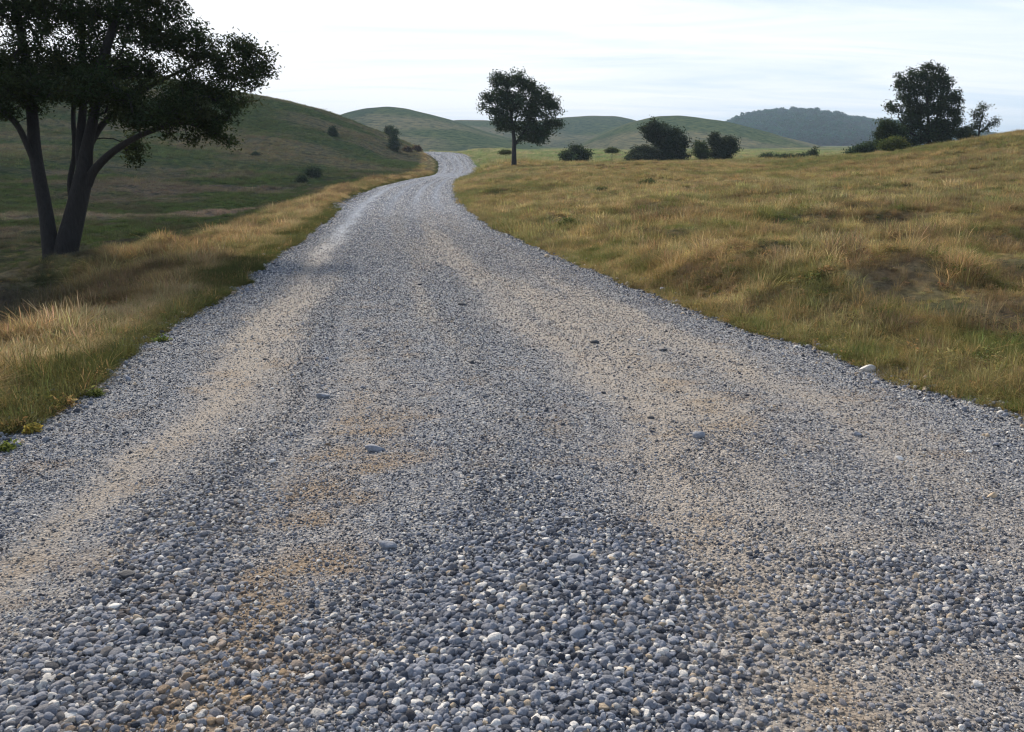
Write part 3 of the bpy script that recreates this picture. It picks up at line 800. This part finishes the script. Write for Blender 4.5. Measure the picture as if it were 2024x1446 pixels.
gm = scatter('meadow_grass', *cat(G4, G5, G6), C_gr)
tag(gm, 'dull green rough grass covering the left valley, hillside and distant flats', 'grass', kind='stuff')

# ------------------------------------------------------------------ trees and bushes
def tubes(a, b, ra, rb, sides=6):
    n = len(a); d = b - a; L = np.linalg.norm(d, axis=1, keepdims=True); d = d / np.maximum(L, 1e-6)
    ref = np.where(np.abs(d[:, 2:3]) > .9, np.array([[1., 0, 0]]), np.array([[0, 0, 1.]]))
    u = np.cross(d, ref); u /= np.linalg.norm(u, axis=1, keepdims=True); w = np.cross(d, u)
    th = np.arange(sides) * 2 * math.pi / sides
    ring = u[:, None] * np.cos(th)[None, :, None] + w[:, None] * np.sin(th)[None, :, None]
    V = np.concatenate([a[:, None] + ring * ra[:, None, None], b[:, None] + ring * rb[:, None, None]], 1)
    k = np.arange(sides); k2 = (k + 1) % sides
    f = np.stack([k, k2, k2 + sides, k + sides], -1)
    Fc = (f[None] + (np.arange(n) * 2 * sides)[:, None, None]).reshape(-1, 4)
    return V.reshape(-1, 3), Fc
def sweep(pts, rad, sides=14, seed=0, rough=.08):
    """one smooth tapered limb along a polyline"""
    pts = np.asarray(pts, float); rad = np.asarray(rad, float)
    s = np.linspace(0, len(pts) - 1, (len(pts) - 1) * 8 + 1)
    i = np.minimum(s.astype(int), len(pts) - 2); f = s - i
    pm = lambda k: pts[np.clip(k, 0, len(pts) - 1)]
    p0, p1, p2, p3 = pm(i - 1), pm(i), pm(i + 1), pm(i + 2); f_ = f[:, None]
    c = .5 * ((2 * p1) + (-p0 + p2) * f_ + (2 * p0 - 5 * p1 + 4 * p2 - p3) * f_ ** 2 + (-p0 + 3 * p1 - 3 * p2 + p3) * f_ ** 3)
    r = np.interp(s, np.arange(len(pts)), rad)
    d = np.gradient(c, axis=0); d /= np.linalg.norm(d, axis=1, keepdims=True)
    u = np.cross(d, np.array([0.12, 1, .07])); u /= np.linalg.norm(u, axis=1, keepdims=True); w = np.cross(d, u)
    th = np.arange(sides) * 2 * math.pi / sides
    rr = r[:, None] * (1 + rough * (2 * vnoise(np.cos(th)[None] * 1.8 + 5 + seed, s[:, None] * .35 + np.sin(th)[None] * 1.8, seed) - 1) * 1.5)
    V = c[:, None] + (u[:, None] * np.cos(th)[None, :, None] + w[:, None] * np.sin(th)[None, :, None]) * rr[..., None]
    idx = np.arange(len(s) * sides).reshape(len(s), sides)
    f = np.stack([idx[:-1], np.roll(idx[:-1], -1, 1), np.roll(idx[1:], -1, 1), idx[1:]], -1).reshape(-1, 4)
    return V.reshape(-1, 3), f, c, r
def merge(parts):
    Vs, Fs, b = [], [], 0
    for V, f in parts: Vs.append(V); Fs.append(np.asarray(f) + b); b += len(V)
    return np.concatenate(Vs), np.concatenate(Fs)

def make_tree(name, label, cat_, base_px, zc, limbs, blobs, ntips, per, lrad, lsize, col, seed, group=None, stem_r=None, depth=.8, bark=None, ground_base=True, loc_extra=0, flat=.75, crown_name='crown'):
    """limbs: lists of (px, py, depth offset m, radius m); blobs: (px, py, rx, ry[, depth offset]) in the photograph, turned into real
    volumes round the tree's own distance"""
    r = np.random.default_rng(seed)
    base = W(base_px[0], base_px[1], zc)
    gz = float(H(np.array([base[0]]), np.array([base[1]]))[0])
    root = empty(name, (base[0], base[1], gz))
    tag(root, label, cat_, group)
    o3 = np.array([base[0], base[1], gz])
    parts, nodes, nrad = [], [], []
    for k, lb in enumerate(limbs):
        pts = []; rd_ = []
        for q in lb:
            p = W(q[0], q[1], zc); p[1] += q[2]
            pts.append(p); rd_.append(q[3])
        pts = np.array(pts)
        if k == 0 or lb[0][1] >= base_px[1] - 3:
            pts[0][2] = min(pts[0][2], gz) - .15
        V, f, c, rr = sweep(pts, rd_, 14 if max(rd_) > .08 else 7, seed + k)
        parts.append((V, f)); nodes.append(c); nrad.append(rr)
    nodes = np.concatenate(nodes); nrad = np.concatenate(nrad)
    # tips inside the crown volumes
    tips = []
    bl = []
    for q in blobs:
        c = W(q[0], q[1], zc); rx = q[2] / F * zc; rz = q[3] / F * zc
        bl.append((c, rx, rz, q[4] if len(q) > 4 else 0.0))
    vol = np.array([b[1] * b[2] for b in bl]); cnt = np.maximum(3, (ntips * vol / vol.sum()).astype(int))
    for (c, rx, rz, dy_), m in zip(bl, cnt):
        v = r.normal(size=(m, 3)); v /= np.linalg.norm(v, axis=1, keepdims=True)
        v *= r.random((m, 1)) ** (1 / 2.4) * np.clip(r.normal(1, .16, (m, 1)), .6, 1.45)
        ry = max(rx, rz) * depth
        tips.append(c + np.array([0, dy_, 0]) + v * np.array([rx, ry, rz]) + np.array([0, 1, 0]) * r.normal(0, ry * .35, (m, 1)))
    tips = np.concatenate(tips)
    tips[:, 2] = np.maximum(tips[:, 2], gz + min(.15, .6 * lrad))
    dist = np.array([np.min(np.linalg.norm(nodes - t, axis=1)) for t in tips])
    P_ = list(nodes); par = [-1] * len(nodes); cntn = [0] * len(nodes)
    PA = np.array(P_)
    for ti in np.argsort(dist):
        t = tips[ti]
        dd = PA - t
        L = np.linalg.norm(dd, axis=1)
        pen = L * (1 + .5 * np.clip(dd[:, 2] / np.maximum(L, .01), 0, 1)) + .0
        j = int(np.argmin(pen)); a = PA[j]; Lm = L[j]
        k = max(1, min(4, int(Lm / (lrad * 1.6)) + 1))
        prev = j; new = []
        bend = r.normal(0, .07 * Lm, 3) + np.array([0, 0, .06 * Lm])
        for s in range(1, k + 1):
            q = s / k
            new.append(a + (t - a) * q + bend * math.sin(q * math.pi))
            par.append(prev); cntn.append(0); prev = len(par) - 1
        PA = np.concatenate([PA, np.array(new)])
        e = prev
        while e >= 0: cntn[e] += 1; e = par[e]
    par = np.array(par); cntn = np.array(cntn)
    br = np.where(par >= 0)[0]
    rt = .006 if stem_r is None else stem_r
    rad = rt * np.maximum(cntn, 1) ** .42
    mxr = np.concatenate([nrad, np.full(len(par) - len(nrad), 9.)])
    rad = np.minimum(rad, mxr)
    pa_r = rad[par[br]]
    Vb, fb = tubes(PA[par[br]], PA[br], np.minimum(pa_r, rad[br] * 1.5), rad[br], 5)
    V, f = merge(parts + [(Vb, fb)])
    mesh_obj('trunk', V - o3, f, bark or M_bark, root, smooth=True)
    Vl, fl, Cl = leaves(tips, per, lrad, lsize, r, flat)
    mesh_obj(crown_name, Vl - o3, fl, mat_leaf(name + '_foliage', col), root, attrs={'tint': ('FLOAT_VECTOR', 'POINT', Cl)})
    return root

# the big two-stemmed tree on the left
make_tree('broadleaf_tree', 'big dark tree with two leaning trunks and a crown filling the upper left corner', 'tree', (112, 528), 20.0,
    [[(107, 532, 0, .27), (101, 500, 0, .19), (90, 420, 0, .155), (66, 310, .1, .14), (54, 215, .2, .12), (38, 120, .3, .10), (20, 20, .3, .08), (10, -90, .3, .05)],
     [(119, 532, .1, .34), (126, 495, .1, .25), (142, 430, .1, .215), (160, 350, .1, .19), (168, 290, .1, .13), (184, 215, .1, .10), (205, 130, -.1, .11), (235, 40, -.2, .08), (250, -60, -.2, .05)],
     [(168, 365, .1, .12), (186, 336, 0, .095), (225, 304, -.2, .078), (275, 276, -.4, .062), (320, 258, -.5, .055), (380, 240, -.6, .035)],
     [(140, 410, .1, .08), (130, 360, .2, .06), (135, 300, .3, .055), (124, 220, .5, .05), (110, 120, 1.0, .045)],
     [(158, 340, .1, .12), (150, 280, .2, .095), (148, 200, .4, .08), (130, 100, .8, .07), (120, 0, 1.0, .05)],
     [(168, 290, .1, .11), (186, 240, .5, .075), (225, 190, 1.0, .055), (290, 145, 1.2, .04), (380, 110, 1.2, .02)],
     [(72, 340, .1, .08), (48, 255, -.2, .07), (30, 220, -.5, .075), (-10, 170, -.8, .06), (-60, 120, -1, .04)],
     [(55, 300, .1, .07), (46, 240, .3, .06), (30, 180, .6, .045)]],
    [(502, 120, 38, 40), (470, 90, 28, 26), (445, 140, 30, 32), (490, 165, 30, 14), (395, 95, 50, 45), (370, 170, 55, 40), (430, 185, 45, 22), (470, 200, 32, 10, .3), (395, 240, 50, 32), (430, 262, 22, 12), (330, 225, 60, 30), (330, 60, 60, 45),
     (330, 5, 50, 18), (270, 130, 60, 60), (240, 205, 55, 32), (180, 120, 60, 70), (150, 180, 60, 28), (90, 130, 65, 70), (60, 190, 55, 32), (0, 130, 60, 60), (-10, 200, 45, 28), (-80, 120, 60, 70), (240, 30, 80, 50),
     (130, 20, 80, 50), (20, 20, 80, 50), (-90, 10, 80, 60), (-180, 90, 70, 80), (80, -80, 120, 60), (230, -70, 110, 55), (-60, -90, 110, 60), (120, -180, 140, 60), (-170, -60, 80, 70), (270, -30, 80, 35), (236, 285, 26, 20, .6), (270, 318, 10, 8), (330, 235, 60, 22, -1.2), (390, 215, 60, 30, -1.2), (250, 180, 60, 35, -1.5), (440, 235, 30, 18, -.6), (470, 215, 28, 10, -.5), (100, 175, 60, 30, -1.3), (30, 225, 30, 12, -.5), (225, 232, 22, 10, 0), (385, 275, 25, 8, 0), (450, 278, 14, 8, 0), (325, 262, 14, 8, 0)],
    2500, 54, .115, .046, (.030, .042, .020), 41, depth=.75, stem_r=.0055)

# the lone tree by the road
make_tree('broadleaf_tree', 'lone round-crowned tree standing in the middle of the grassland right of the road bend', 'tree', (1016, 322), 90.0,
    [[(1016, 323, 0, .27), (1016, 300, 0, .21), (1016, 275, 0, .19), (1012, 240, 0, .14), (1006, 200, 0, .09), (1000, 160, 0, .05)],
     [(1017, 286, 0, .15), (1030, 268, 0, .13), (1044, 245, -.2, .10), (1056, 215, -.3, .07), (1060, 185, -.3, .04)],
     [(1013, 262, 0, .1), (1022, 225, .3, .09), (1030, 185, .5, .05), (1028, 160, .5, .03)],
     [(1011, 245, 0, .08), (985, 215, 0, .05), (962, 200, 0, .03)]],
    [(986, 160, 17, 20), (1006, 165, 14, 14), (1020, 155, 15, 15), (1040, 170, 20, 18), (1060, 182, 18, 16), (966, 193, 20, 9), (985, 195, 20, 18), (1015, 200, 32, 26), (1052, 215, 30, 26), (1080, 200, 18, 18), (1094, 212, 15, 16), (1090, 240, 18, 14),
     (975, 222, 18, 10), (1002, 232, 20, 16), (1045, 250, 30, 18), (1072, 260, 22, 14), (1062, 275, 24, 9), (955, 212, 10, 6), (1104, 245, 9, 5), (1000, 252, 20, 12), (984, 240, 14, 9), (1036, 272, 14, 9)],
    640, 44, .25, .125, (.040, .060, .032), 42, depth=.85, stem_r=.012)

# right hill trees
make_tree('broadleaf_tree', 'tall dark tree on the crest of the right hill, tallest of the group there', 'tree', (1838, 287), 82.0,
    [[(1838, 290, 0, .2), (1836, 262, 0, .16), (1834, 225, 0, .13), (1832, 180, 0, .1), (1832, 145, 0, .05)],
     [(1837, 272, 0, .14), (1852, 240, .2, .11), (1862, 200, .3, .08), (1862, 160, .3, .04)],
     [(1836, 268, 0, .09), (1815, 235, .2, .07), (1800, 195, .3, .05), (1798, 155, -.3, .04)],
     [(1836, 274, 0, .1), (1865, 262, .2, .08), (1885, 240, .3, .05)], [(1836, 278, 0, .1), (1800, 262, 0, .08), (1775, 230, 0, .05)]],
    [(1802, 148, 9, 14), (1776, 158, 8, 8), (1790, 168, 18, 12), (1775, 165, 7, 6), (1832, 137, 11, 11), (1858, 142, 12, 10), (1845, 160, 26, 16), (1870, 165, 12, 14), (1818, 180, 26, 16), (1860, 190, 24, 18), (1785, 192, 14, 9), (1805, 205, 24, 12), (1758, 207, 7, 9),
     (1768, 218, 14, 8), (1845, 215, 36, 16), (1893, 187, 11, 9), (1888, 196, 12, 8), (1880, 222, 18, 14), (1795, 232, 20, 10), (1850, 240, 14, 10), (1870, 245, 26, 16), (1890, 240, 12, 9), (1790, 255, 16, 14), (1865, 268, 32, 14), (1822, 270, 26, 12), (1780, 272, 16, 12), (1800, 285, 22, 8), (1860, 280, 28, 8), (1845, 262, 20, 14), (1815, 225, 20, 16), (1825, 150, 14, 14), (1812, 250, 20, 12)],
    620, 52, .23, .115, (.036, .054, .030), 43, depth=.8, stem_r=.012)
make_tree('broadleaf_tree', 'small sparse tree with thin upright branches at the right end of the hilltop group', 'tree', (1934, 272), 76.0,
    [[(1934, 276, 0, .09), (1936, 255, 0, .07), (1940, 235, 0, .05), (1946, 208, 0, .02)], [(1935, 262, 0, .05), (1952, 248, 0, .035), (1970, 238, 0, .02)], [(1935, 258, 0, .04), (1926, 240, 0, .03), (1924, 225, 0, .015)]],
    [(1944, 215, 7, 12), (1936, 232, 10, 10), (1926, 222, 5, 8), (1928, 248, 10, 9), (1945, 255, 12, 6), (1962, 245, 10, 6), (1971, 236, 7, 4), (1922, 258, 6, 6)],
    90, 26, .2, .085, (.05, .07, .045), 44, stem_r=.008)
make_tree('leafy_shrub', 'dark rounded shrub crowding the left foot of the tall hilltop tree', 'shrub', (1760, 296), 80.0,
    [[(1760, 296, 0, .09), (1758, 270, 0, .06), (1752, 248, 0, .03)], [(1762, 296, 0, .07), (1772, 270, 0, .04)]],
    [(1752, 246, 16, 10), (1745, 262, 14, 12), (1768, 262, 18, 14), (1758, 280, 22, 12)], 130, 60, .24, .11, (.042, .062, .03), 45, group='shrubs by the tall hilltop tree', stem_r=.008)
make_tree('leafy_shrub', 'yellow-green shrub in the sun in front of the hilltop trees', 'shrub', (1772, 301), 76.0,
    [[(1772, 302, 0, .05), (1770, 285, 0, .03), (1768, 275, 0, .02)]],
    [(1750, 288, 10, 9), (1768, 282, 14, 10), (1785, 290, 12, 8), (1770, 295, 22, 6)], 100, 50, .22, .1, (.075, .095, .03), 46, group='shrubs by the tall hilltop tree', stem_r=.007)
make_tree('leafy_shrub', 'low dark green bush at the far left of the hilltop tree group', 'shrub', (1706, 306), 84.0,
    [[(1706, 308, 0, .05), (1708, 296, 0, .03), (1712, 288, 0, .02)]],
    [(1690, 301, 13, 7), (1705, 295, 14, 9), (1722, 289, 14, 9), (1738, 283, 9, 8), (1720, 300, 20, 8)], 110, 55, .24, .11, (.055, .085, .05), 47, group='shrubs by the tall hilltop tree', stem_r=.007)
make_tree('leafy_shrub', 'small dark bush between the tall hilltop tree and the sparse little tree', 'shrub', (1906, 275), 78.0,
    [[(1906, 278, 0, .04), (1906, 264, 0, .02), (1907, 258, 0, .015)]],
    [(1900, 262, 12, 7), (1912, 257, 9, 6), (1905, 270, 18, 6)], 50, 50, .2, .1, (.04, .058, .034), 48, group='shrubs by the tall hilltop tree', stem_r=.007)

# bushes of the middle distance
make_tree('round_bush', 'round dark bush just right of the lone tree', 'bush', (1137, 321), 112.0,
    [[(1137, 322, 0, .09), (1136, 308, 0, .06), (1136, 298, 0, .03)]],
    [(1120, 308, 14, 11), (1137, 300, 16, 11), (1152, 308, 14, 12), (1137, 312, 26, 9)], 150, 60, .3, .13, (.042, .062, .036), 50, stem_r=.012)
make_tree('broadleaf_tree', 'dark two-humped tree clump in the centre of the bushes before the green hill', 'tree', (1318, 320), 112.0,
    [[(1316, 321, 0, .2), (1312, 295, 0, .15), (1303, 265, 0, .08), (1298, 248, 0, .04)], [(1320, 321, 0, .18), (1328, 295, 0, .12), (1338, 272, 0, .06)]],
    [(1296, 248, 12, 9), (1282, 258, 11, 10), (1305, 262, 20, 16), (1330, 268, 18, 12), (1288, 272, 14, 8), (1342, 285, 16, 16), (1318, 290, 28, 18), (1345, 305, 12, 14), (1310, 308, 34, 12)], 330, 60, .33, .15, (.034, .05, .03), 51, stem_r=.014)
make_tree('round_bush', 'low spreading grey-green bush under the left side of the two-humped clump', 'bush', (1266, 321), 109.0,
    [[(1266, 322, 0, .09), (1262, 308, 0, .05), (1262, 298, 0, .03)]],
    [(1250, 312, 10, 9), (1266, 298, 16, 9), (1285, 300, 14, 9), (1270, 312, 28, 8)], 150, 60, .28, .13, (.05, .066, .045), 52, stem_r=.01)
make_tree('broadleaf_tree', 'dark bushy tree with a notch in its crown right of the two-humped clump', 'tree', (1424, 319), 112.0,
    [[(1424, 320, 0, .15), (1424, 300, 0, .12), (1420, 280, 0, .05)], [(1426, 318, 0, .1), (1436, 295, 0, .07), (1442, 280, 0, .03)]],
    [(1411, 272, 8, 8), (1420, 282, 14, 12), (1440, 278, 12, 10), (1432, 298, 24, 14), (1450, 290, 7, 9), (1422, 310, 16, 9)], 200, 60, .28, .13, (.036, .052, .03), 53, stem_r=.012)
make_tree('round_bush', 'narrow mid-green bush touching the left side of the notched bushy tree', 'bush', (1388, 319), 112.0,
    [[(1388, 320, 0, .08), (1387, 305, 0, .05), (1386, 292, 0, .03)]],
    [(1384, 290, 12, 10), (1392, 303, 13, 14), (1380, 300, 9, 9)], 90, 55, .26, .12, (.055, .08, .035), 54, stem_r=.01)
hed = [(1512, 313, 12, 8, 'first low bush from the left in the thin row before the right hill'), (1534, 314, 14, 7, 'second low bush from the left in the thin row before the right hill'),
       (1556, 314, 12, 6, 'third low bush from the left in the thin row before the right hill'), (1584, 311, 12, 7, 'fourth low bush of the thin row, next to its tallest one'), (1606, 307, 9, 11, 'tallest and rightmost dark bush of the thin row before the right hill')]
for i, (a, b, c, d, lb) in enumerate(hed):
    make_tree('low_bush', lb, 'bush', (a, 319), 100.0 + (i % 2) * 3, [[(a, 320, 0, .05), (a, b, 0, .03), (a + 2, b - d + 2, 0, .02)]],
              [(a - c * .4, b + 1, c * .7, d * .8), (a + c * .3, b - 1, c * .8, d), (a, b + 4, c, d * .6)], 60, 45, .2, .1, (.05, .072, .042), 60 + i, group='thin row of low bushes before the right hill', stem_r=.006)

# bushes on the left hillside and in the valley
def hill_px(px, py, lo=40, hi=230):
    """depth at which the ray through a pixel meets the land"""
    zs = np.arange(lo, hi, .5)
    p = np.array([W(px, py, z) for z in zs]); h = H(p[:, 0], p[:, 1])
    k = np.where(p[:, 2] <= h)[0]
    return zs[k[0]] if len(k) else None
small = [(658, 268, 6, 8, 'conical_bush', 'lone small dark bush high on the left hillside'),
         (770, 268, 7, 9, 'conical_bush', 'small dark conifer-like bush on the hillside, upper of the two by the road bend'),
         (780, 298, 9, 22, 'conical_bush', 'taller dark conifer-like bush at the foot of the hillside by the road bend'),
         (617, 347, 15, 10, 'round_bush', 'round dark bush in the valley beside the left verge'),
         (596, 360, 7, 8, 'round_bush', 'small grey-green bush just left of the round dark valley bush'),
         (505, 308, 3.5, 3, 'low_bush', 'tiny dark bush in the middle of the left hillside, right of the big tree'),
         (824, 299, 5, 5, 'low_bush', 'small rust-brown bush left of the far end of the road'),
         (805, 300, 5, 5, 'low_bush', 'small dull bush between the conifer-like bush and the road end')]
for i, (a, b, c, d, nm, lb) in enumerate(small):
    z = hill_px(a, b)
    z = 120. if z is None else float(z)
    if nm == 'conical_bush':
        bl = [(a, b - d * .35, c, d * .45), (a - c * .2, b - d * 1.0, c * .65, d * .5), (a, b - d * 1.6, c * .35, d * .4)]
    else: bl = [(a - c * .35, b - d * .7, c * .7, d * .7), (a + c * .3, b - d * .8, c * .7, d * .9), (a, b - d * .4, c, d * .5)]
    s = z / 110.
    make_tree(nm, lb, 'bush', (a, b), z, [[(a, b, 0, .07 * s), (a, b - d * .6, 0, .04 * s), (a, b - d * 1.2, 0, .02 * s)]], bl, 70, 50, .24 * s * (c / 9) ** .5, .11 * s, (.036, .055, .034) if 'rust' not in lb and 'dull' not in lb else (.09, .07, .045), 80 + i, stem_r=.006 * s)

# low dark plants in the right field
fieldp = [(1285, 366, 26, 9, 'wide dark green weed patch in the middle of the right field'), (1192, 378, 12, 5, 'small dark weed patch left of the wide one in the right field'), (1000, 303, 12, 4, 'dark low bush at the foot of the lone tree'),
          (1210, 300, 12, 5, 'faint grey bush on the flats left of the dark clumps'),           (1720, 388, 20, 5, 'dark weed patch half-way up the right hillside'), (1130, 450, 26, 12, 'bright green leafy weed clump by the road bend on the right side')]
for i, (a, b, c, d, lb) in enumerate(fieldp):
    z = hill_px(a, b + 1, 9, 150)
    z = 110. if z is None else float(z)
    s = z / 110.
    col = (.10, .13, .045) if 'bright' in lb else (.075, .095, .042)
    make_tree('weed_patch', lb, 'plant', (a, b), z, [[(a, b, 0, .03 * s), (a, b - d * .5, 0, .02 * s), (a, b - d, 0, .01 * s)]],
              [(a - c * .55, b - d * .5, c * .45, d * .6), (a, b - d * .7, c * .5, d * .8), (a + c * .55, b - d * .4, c * .4, d * .5)], 70, 45, .2 * max(s, .3), .075 * max(s, .35), col, 120 + i, stem_r=.004 * max(s, .3), flat=.5)

# ------------------------------------------------------------------ forest on the far hill
def crown_proto(seed):
    r = np.random.default_rng(seed)
    n = 260
    v = r.normal(size=(n, 3)); v /= np.linalg.norm(v, axis=1, keepdims=True); v *= r.uniform(.55, 1.0, (n, 1)) * np.array([.5, .5, .55]); v[:, 2] += .6
    V, f, C = leaves(v, 1, .02, .14, r)
    return mesh_obj('forest_crown', V, f, M_grass_i, attrs={'vary': ('FLOAT_VECTOR', 'POINT', C)}, link=False)
C_fr = proto_collection('forest_crown_forms', [crown_proto(500 + k) for k in range(4)])
nf = 9000
ii = rng.integers(0, XD.shape[0] - 1, nf); jj = rng.integers(0, XD.shape[1] - 1, nf)
fx, fy = rng.random(nf), rng.random(nf)
def bil(A): return (A[ii, jj] * (1 - fx) + A[ii, jj + 1] * fx) * (1 - fy) + (A[ii + 1, jj] * (1 - fx) + A[ii + 1, jj + 1] * fx) * fy
Pf = np.stack([bil(XD), bil(YD), bil(ZD)], -1)
sv = sD[ii]
k = (Pf[:, 2] > 0.5) & (YD[ii, 0] < 1450)
Pf = Pf[k]; m = len(Pf)
hs = rng.uniform(4.5, 9, m)
tf = .66 * np.stack([rng.uniform(.02, .035, m), rng.uniform(.085, .13, m), rng.uniform(.07, .10, m)], -1)
fo = scatter('forest', Pf, hs[:, None] * rng.uniform(.8, 1.2, (m, 3)), np.stack([np.zeros(m), np.zeros(m), rng.uniform(0, 6.28, m)], -1), tf, rng.integers(0, 4, m), C_fr)
tag(fo, 'dense forest covering the distant hill at the right horizon', 'forest', kind='stuff')

# ------------------------------------------------------------------ single larger stones
STONE_COL = {'pale': (.52, .51, .50), 'white': (.60, .59, .57), 'grey': (.18, .20, .24), 'dark': (.045, .05, .06), 'tan': (.46, .36, .25)}
M_st = {k: mat_stone(k + '_stone', c) for k, c in STONE_COL.items()}
stones = [
    (1715, 726, 34, 'pale', 'largest pale rock on the right edge of the road'), (1843, 764, 26, 'pale', 'second pale rock on the right road edge, nearer the camera'),
    (1857, 770, 14, 'dark', 'dark stone tucked beside the nearer pale rock on the right edge'), (740, 888, 33, 'grey', 'long grey stone lying across the middle of the road'),
    (768, 1075, 40, 'grey', 'big rounded blue-grey cobble left of the centre pebble heap'), (1137, 1104, 40, 'grey', 'big grey cobble in the centre of the near road'),
    (257, 1137, 34, 'dark', 'smooth dark oval stone above the lower left pebble heap'), (228, 1208, 26, 'white', 'pale oval pebble just below the smooth dark oval stone'),
    (604, 1236, 20, 'white', 'upright white pebble beside the orange gravel patch'), (447, 1213, 17, 'white', 'small bright white pebble in the orange gravel'),
    (941, 1193, 20, 'white', 'bright round pebble in the upper part of the centre heap'), (984, 1345, 26, 'tan', 'pinkish tan stone in the lower centre heap'),
    (1090, 1338, 26, 'white', 'pale oval stone right of the pinkish tan stone'), (1257, 1386, 18, 'tan', 'small tan pebble near the bottom edge of the picture'),
    (1292, 1367, 18, 'tan', 'small tan pebble above its twin near the bottom edge'), (1142, 1260, 36, 'grey', 'broad grey stone right of the centre heap'),
    (475, 848, 13, 'white', 'white chip in the left part of the road, left of the long grey stone'), (538, 913, 13, 'white', 'white chip on the coarse strip below the long grey stone'),
    (830, 561, 10, 'dark', 'small black stone alone far up the road'), (932, 716, 17, 'dark', 'black stone in the middle of the road at mid distance'),
    (1193, 777, 11, 'dark', 'left one of two black stones in the tan track'), (1338, 775, 11, 'dark', 'right one of two black stones near the tan track'),
    (1286, 827, 13, 'dark', 'dark flat stone below the two black stones'), (1298, 873, 11, 'dark', 'dark chip on the tan track nearest the camera'),
    (913, 600, 16, 'dark', 'thin dark stone lying crosswise far up the road'), (984, 656, 9, 'dark', 'tiny black stone between the far black stone and the tan track'),
    (525, 709, 11, 'dark', 'dark stone on the edge of the left wheel track'), (405, 789, 11, 'dark', 'dark stone in the left wheel track, nearer than the others'),
    (1465, 636, 18, 'dark', 'farthest dark rock on the right road edge'), (1528, 661, 16, 'dark', 'middle dark rock on the right road edge'), (1580, 679, 15, 'dark', 'dark rock on the right edge closest to the big pale rock'),
    (1695, 857, 22, 'grey', 'bluish stone at the right side of the road below the pale rock'), (1380, 858, 28, 'grey', 'grey stone right of the dark chips'), (1102, 948, 20, 'grey', 'blue-grey stone above the centre heap'),
    (1777, 904, 17, 'white', 'bright white stone at the right side of the road'), (1915, 893, 12, 'white', 'small white stone near the right border of the picture'), (1636, 1045, 14, 'white', 'white stone in the lower right part of the road'),
    (1960, 982, 24, 'tan', 'tan stone close to the right border of the picture'), (1933, 1350, 26, 'pale', 'pale stone in the lower right corner'), (1380, 1420, 34, 'pale', 'large pale stone at the bottom edge right of the centre'),
    (1175, 676, 16, 'dark', 'dark flat stone on the right half of the far road'), (1310, 692, 14, 'dark', 'dark stone right of the flat one on the far right half'), (523, 502, 12, 'white', 'white stone lying in the grass on the left verge'), (640, 780, 26, 'grey', 'flat grey stone left of centre above the long one')]
def road_hit(px, py):
    zs = np.arange(2, 60, .01); v = (py - 723) / F
    Yv = zs * (math.cos(TH) - v * math.sin(TH)); zv = 1.7 - zs * (v * math.cos(TH) + math.sin(TH)); xv = (px - 1012) / F * zs
    h = H(xv[::5], Yv[::5]); kk = np.where(zv[::5] <= h)[0][0] * 5
    return xv[kk], Yv[kk], h[kk // 5], zs[kk]
for i, (px, py, wpx, kd, lb) in enumerate(stones):
    x, Y, z, zc = road_hit(px, py + wpx * .2)
    V, f = stone_verts(700 + i, 3)
    rad = wpx / F * zc * .45
    asp = 1.5 if 'long' in lb or 'oval' in lb or 'flat' in lb or 'thin' in lb else 1.1
    V = V * rad * np.array([asp, 1, 1.05])
    o = mesh_obj('stone', V, f, M_st[kd], smooth=True)
    o.location = (x, Y, z + rad * .22); o.rotation_euler = (random.Random(i).uniform(-.3, .3), random.Random(i + 50).uniform(-.3, .3), random.Random(i + 9).uniform(-.7, .7))
    tag(o, lb, 'stone', 'larger loose stones on the road')

sprouts = [(318, 676, 13, 13, (.13, .17, .05), 'light green sprout growing in the gravel edge, farthest of the left edge sprouts'), (190, 783, 13, 9, (.12, .15, .05), 'small green sprout in the gravel below the left verge'),
           (64, 856, 12, 11, (.30, .25, .07), 'yellowing sprout in the gravel near the left border'), (8, 892, 20, 12, (.13, .16, .045), 'low yellow-green plant at the left border of the picture')]
for i, (a, b, c, d, col, lb) in enumerate(sprouts):
    z = float(road_hit(a, b)[3])
    make_tree('green_sprout', lb, 'plant', (a, b), z, [[(a, b, 0, .004), (a, b - d * .5, 0, .003), (a, b - d, 0, .002)]],
              [(a - c * .4, b - d * .4, c * .5, d * .5), (a + c * .3, b - d * .6, c * .5, d * .6)], 16, 14, .022, .016, col, 180 + i, stem_r=.0012, flat=.6, crown_name='leaves')

# ------------------------------------------------------------------ haze
bm = bmesh.new(); bmesh.ops.create_cube(bm, size=1)
me = bpy.data.meshes.new('haze'); bm.to_mesh(me); bm.free()
hz = bpy.data.objects.new('haze', me); COL.objects.link(hz)
hz.scale = (12000, 12000, 90); hz.location = (0, 0, -4 + 45)
mh, hn, hl, ho = new_mat('thin_air')
pv = hn.new('ShaderNodeVolumePrincipled'); pv.inputs['Color'].default_value = (.62, .80, 1, 1); pv.inputs['Density'].default_value = .00024
hl.new(pv.outputs[0], ho.inputs['Volume'])
me.materials.append(mh)
tag(hz, 'thin pale haze over the far hills', 'haze', kind='stuff')
print('tris ok')
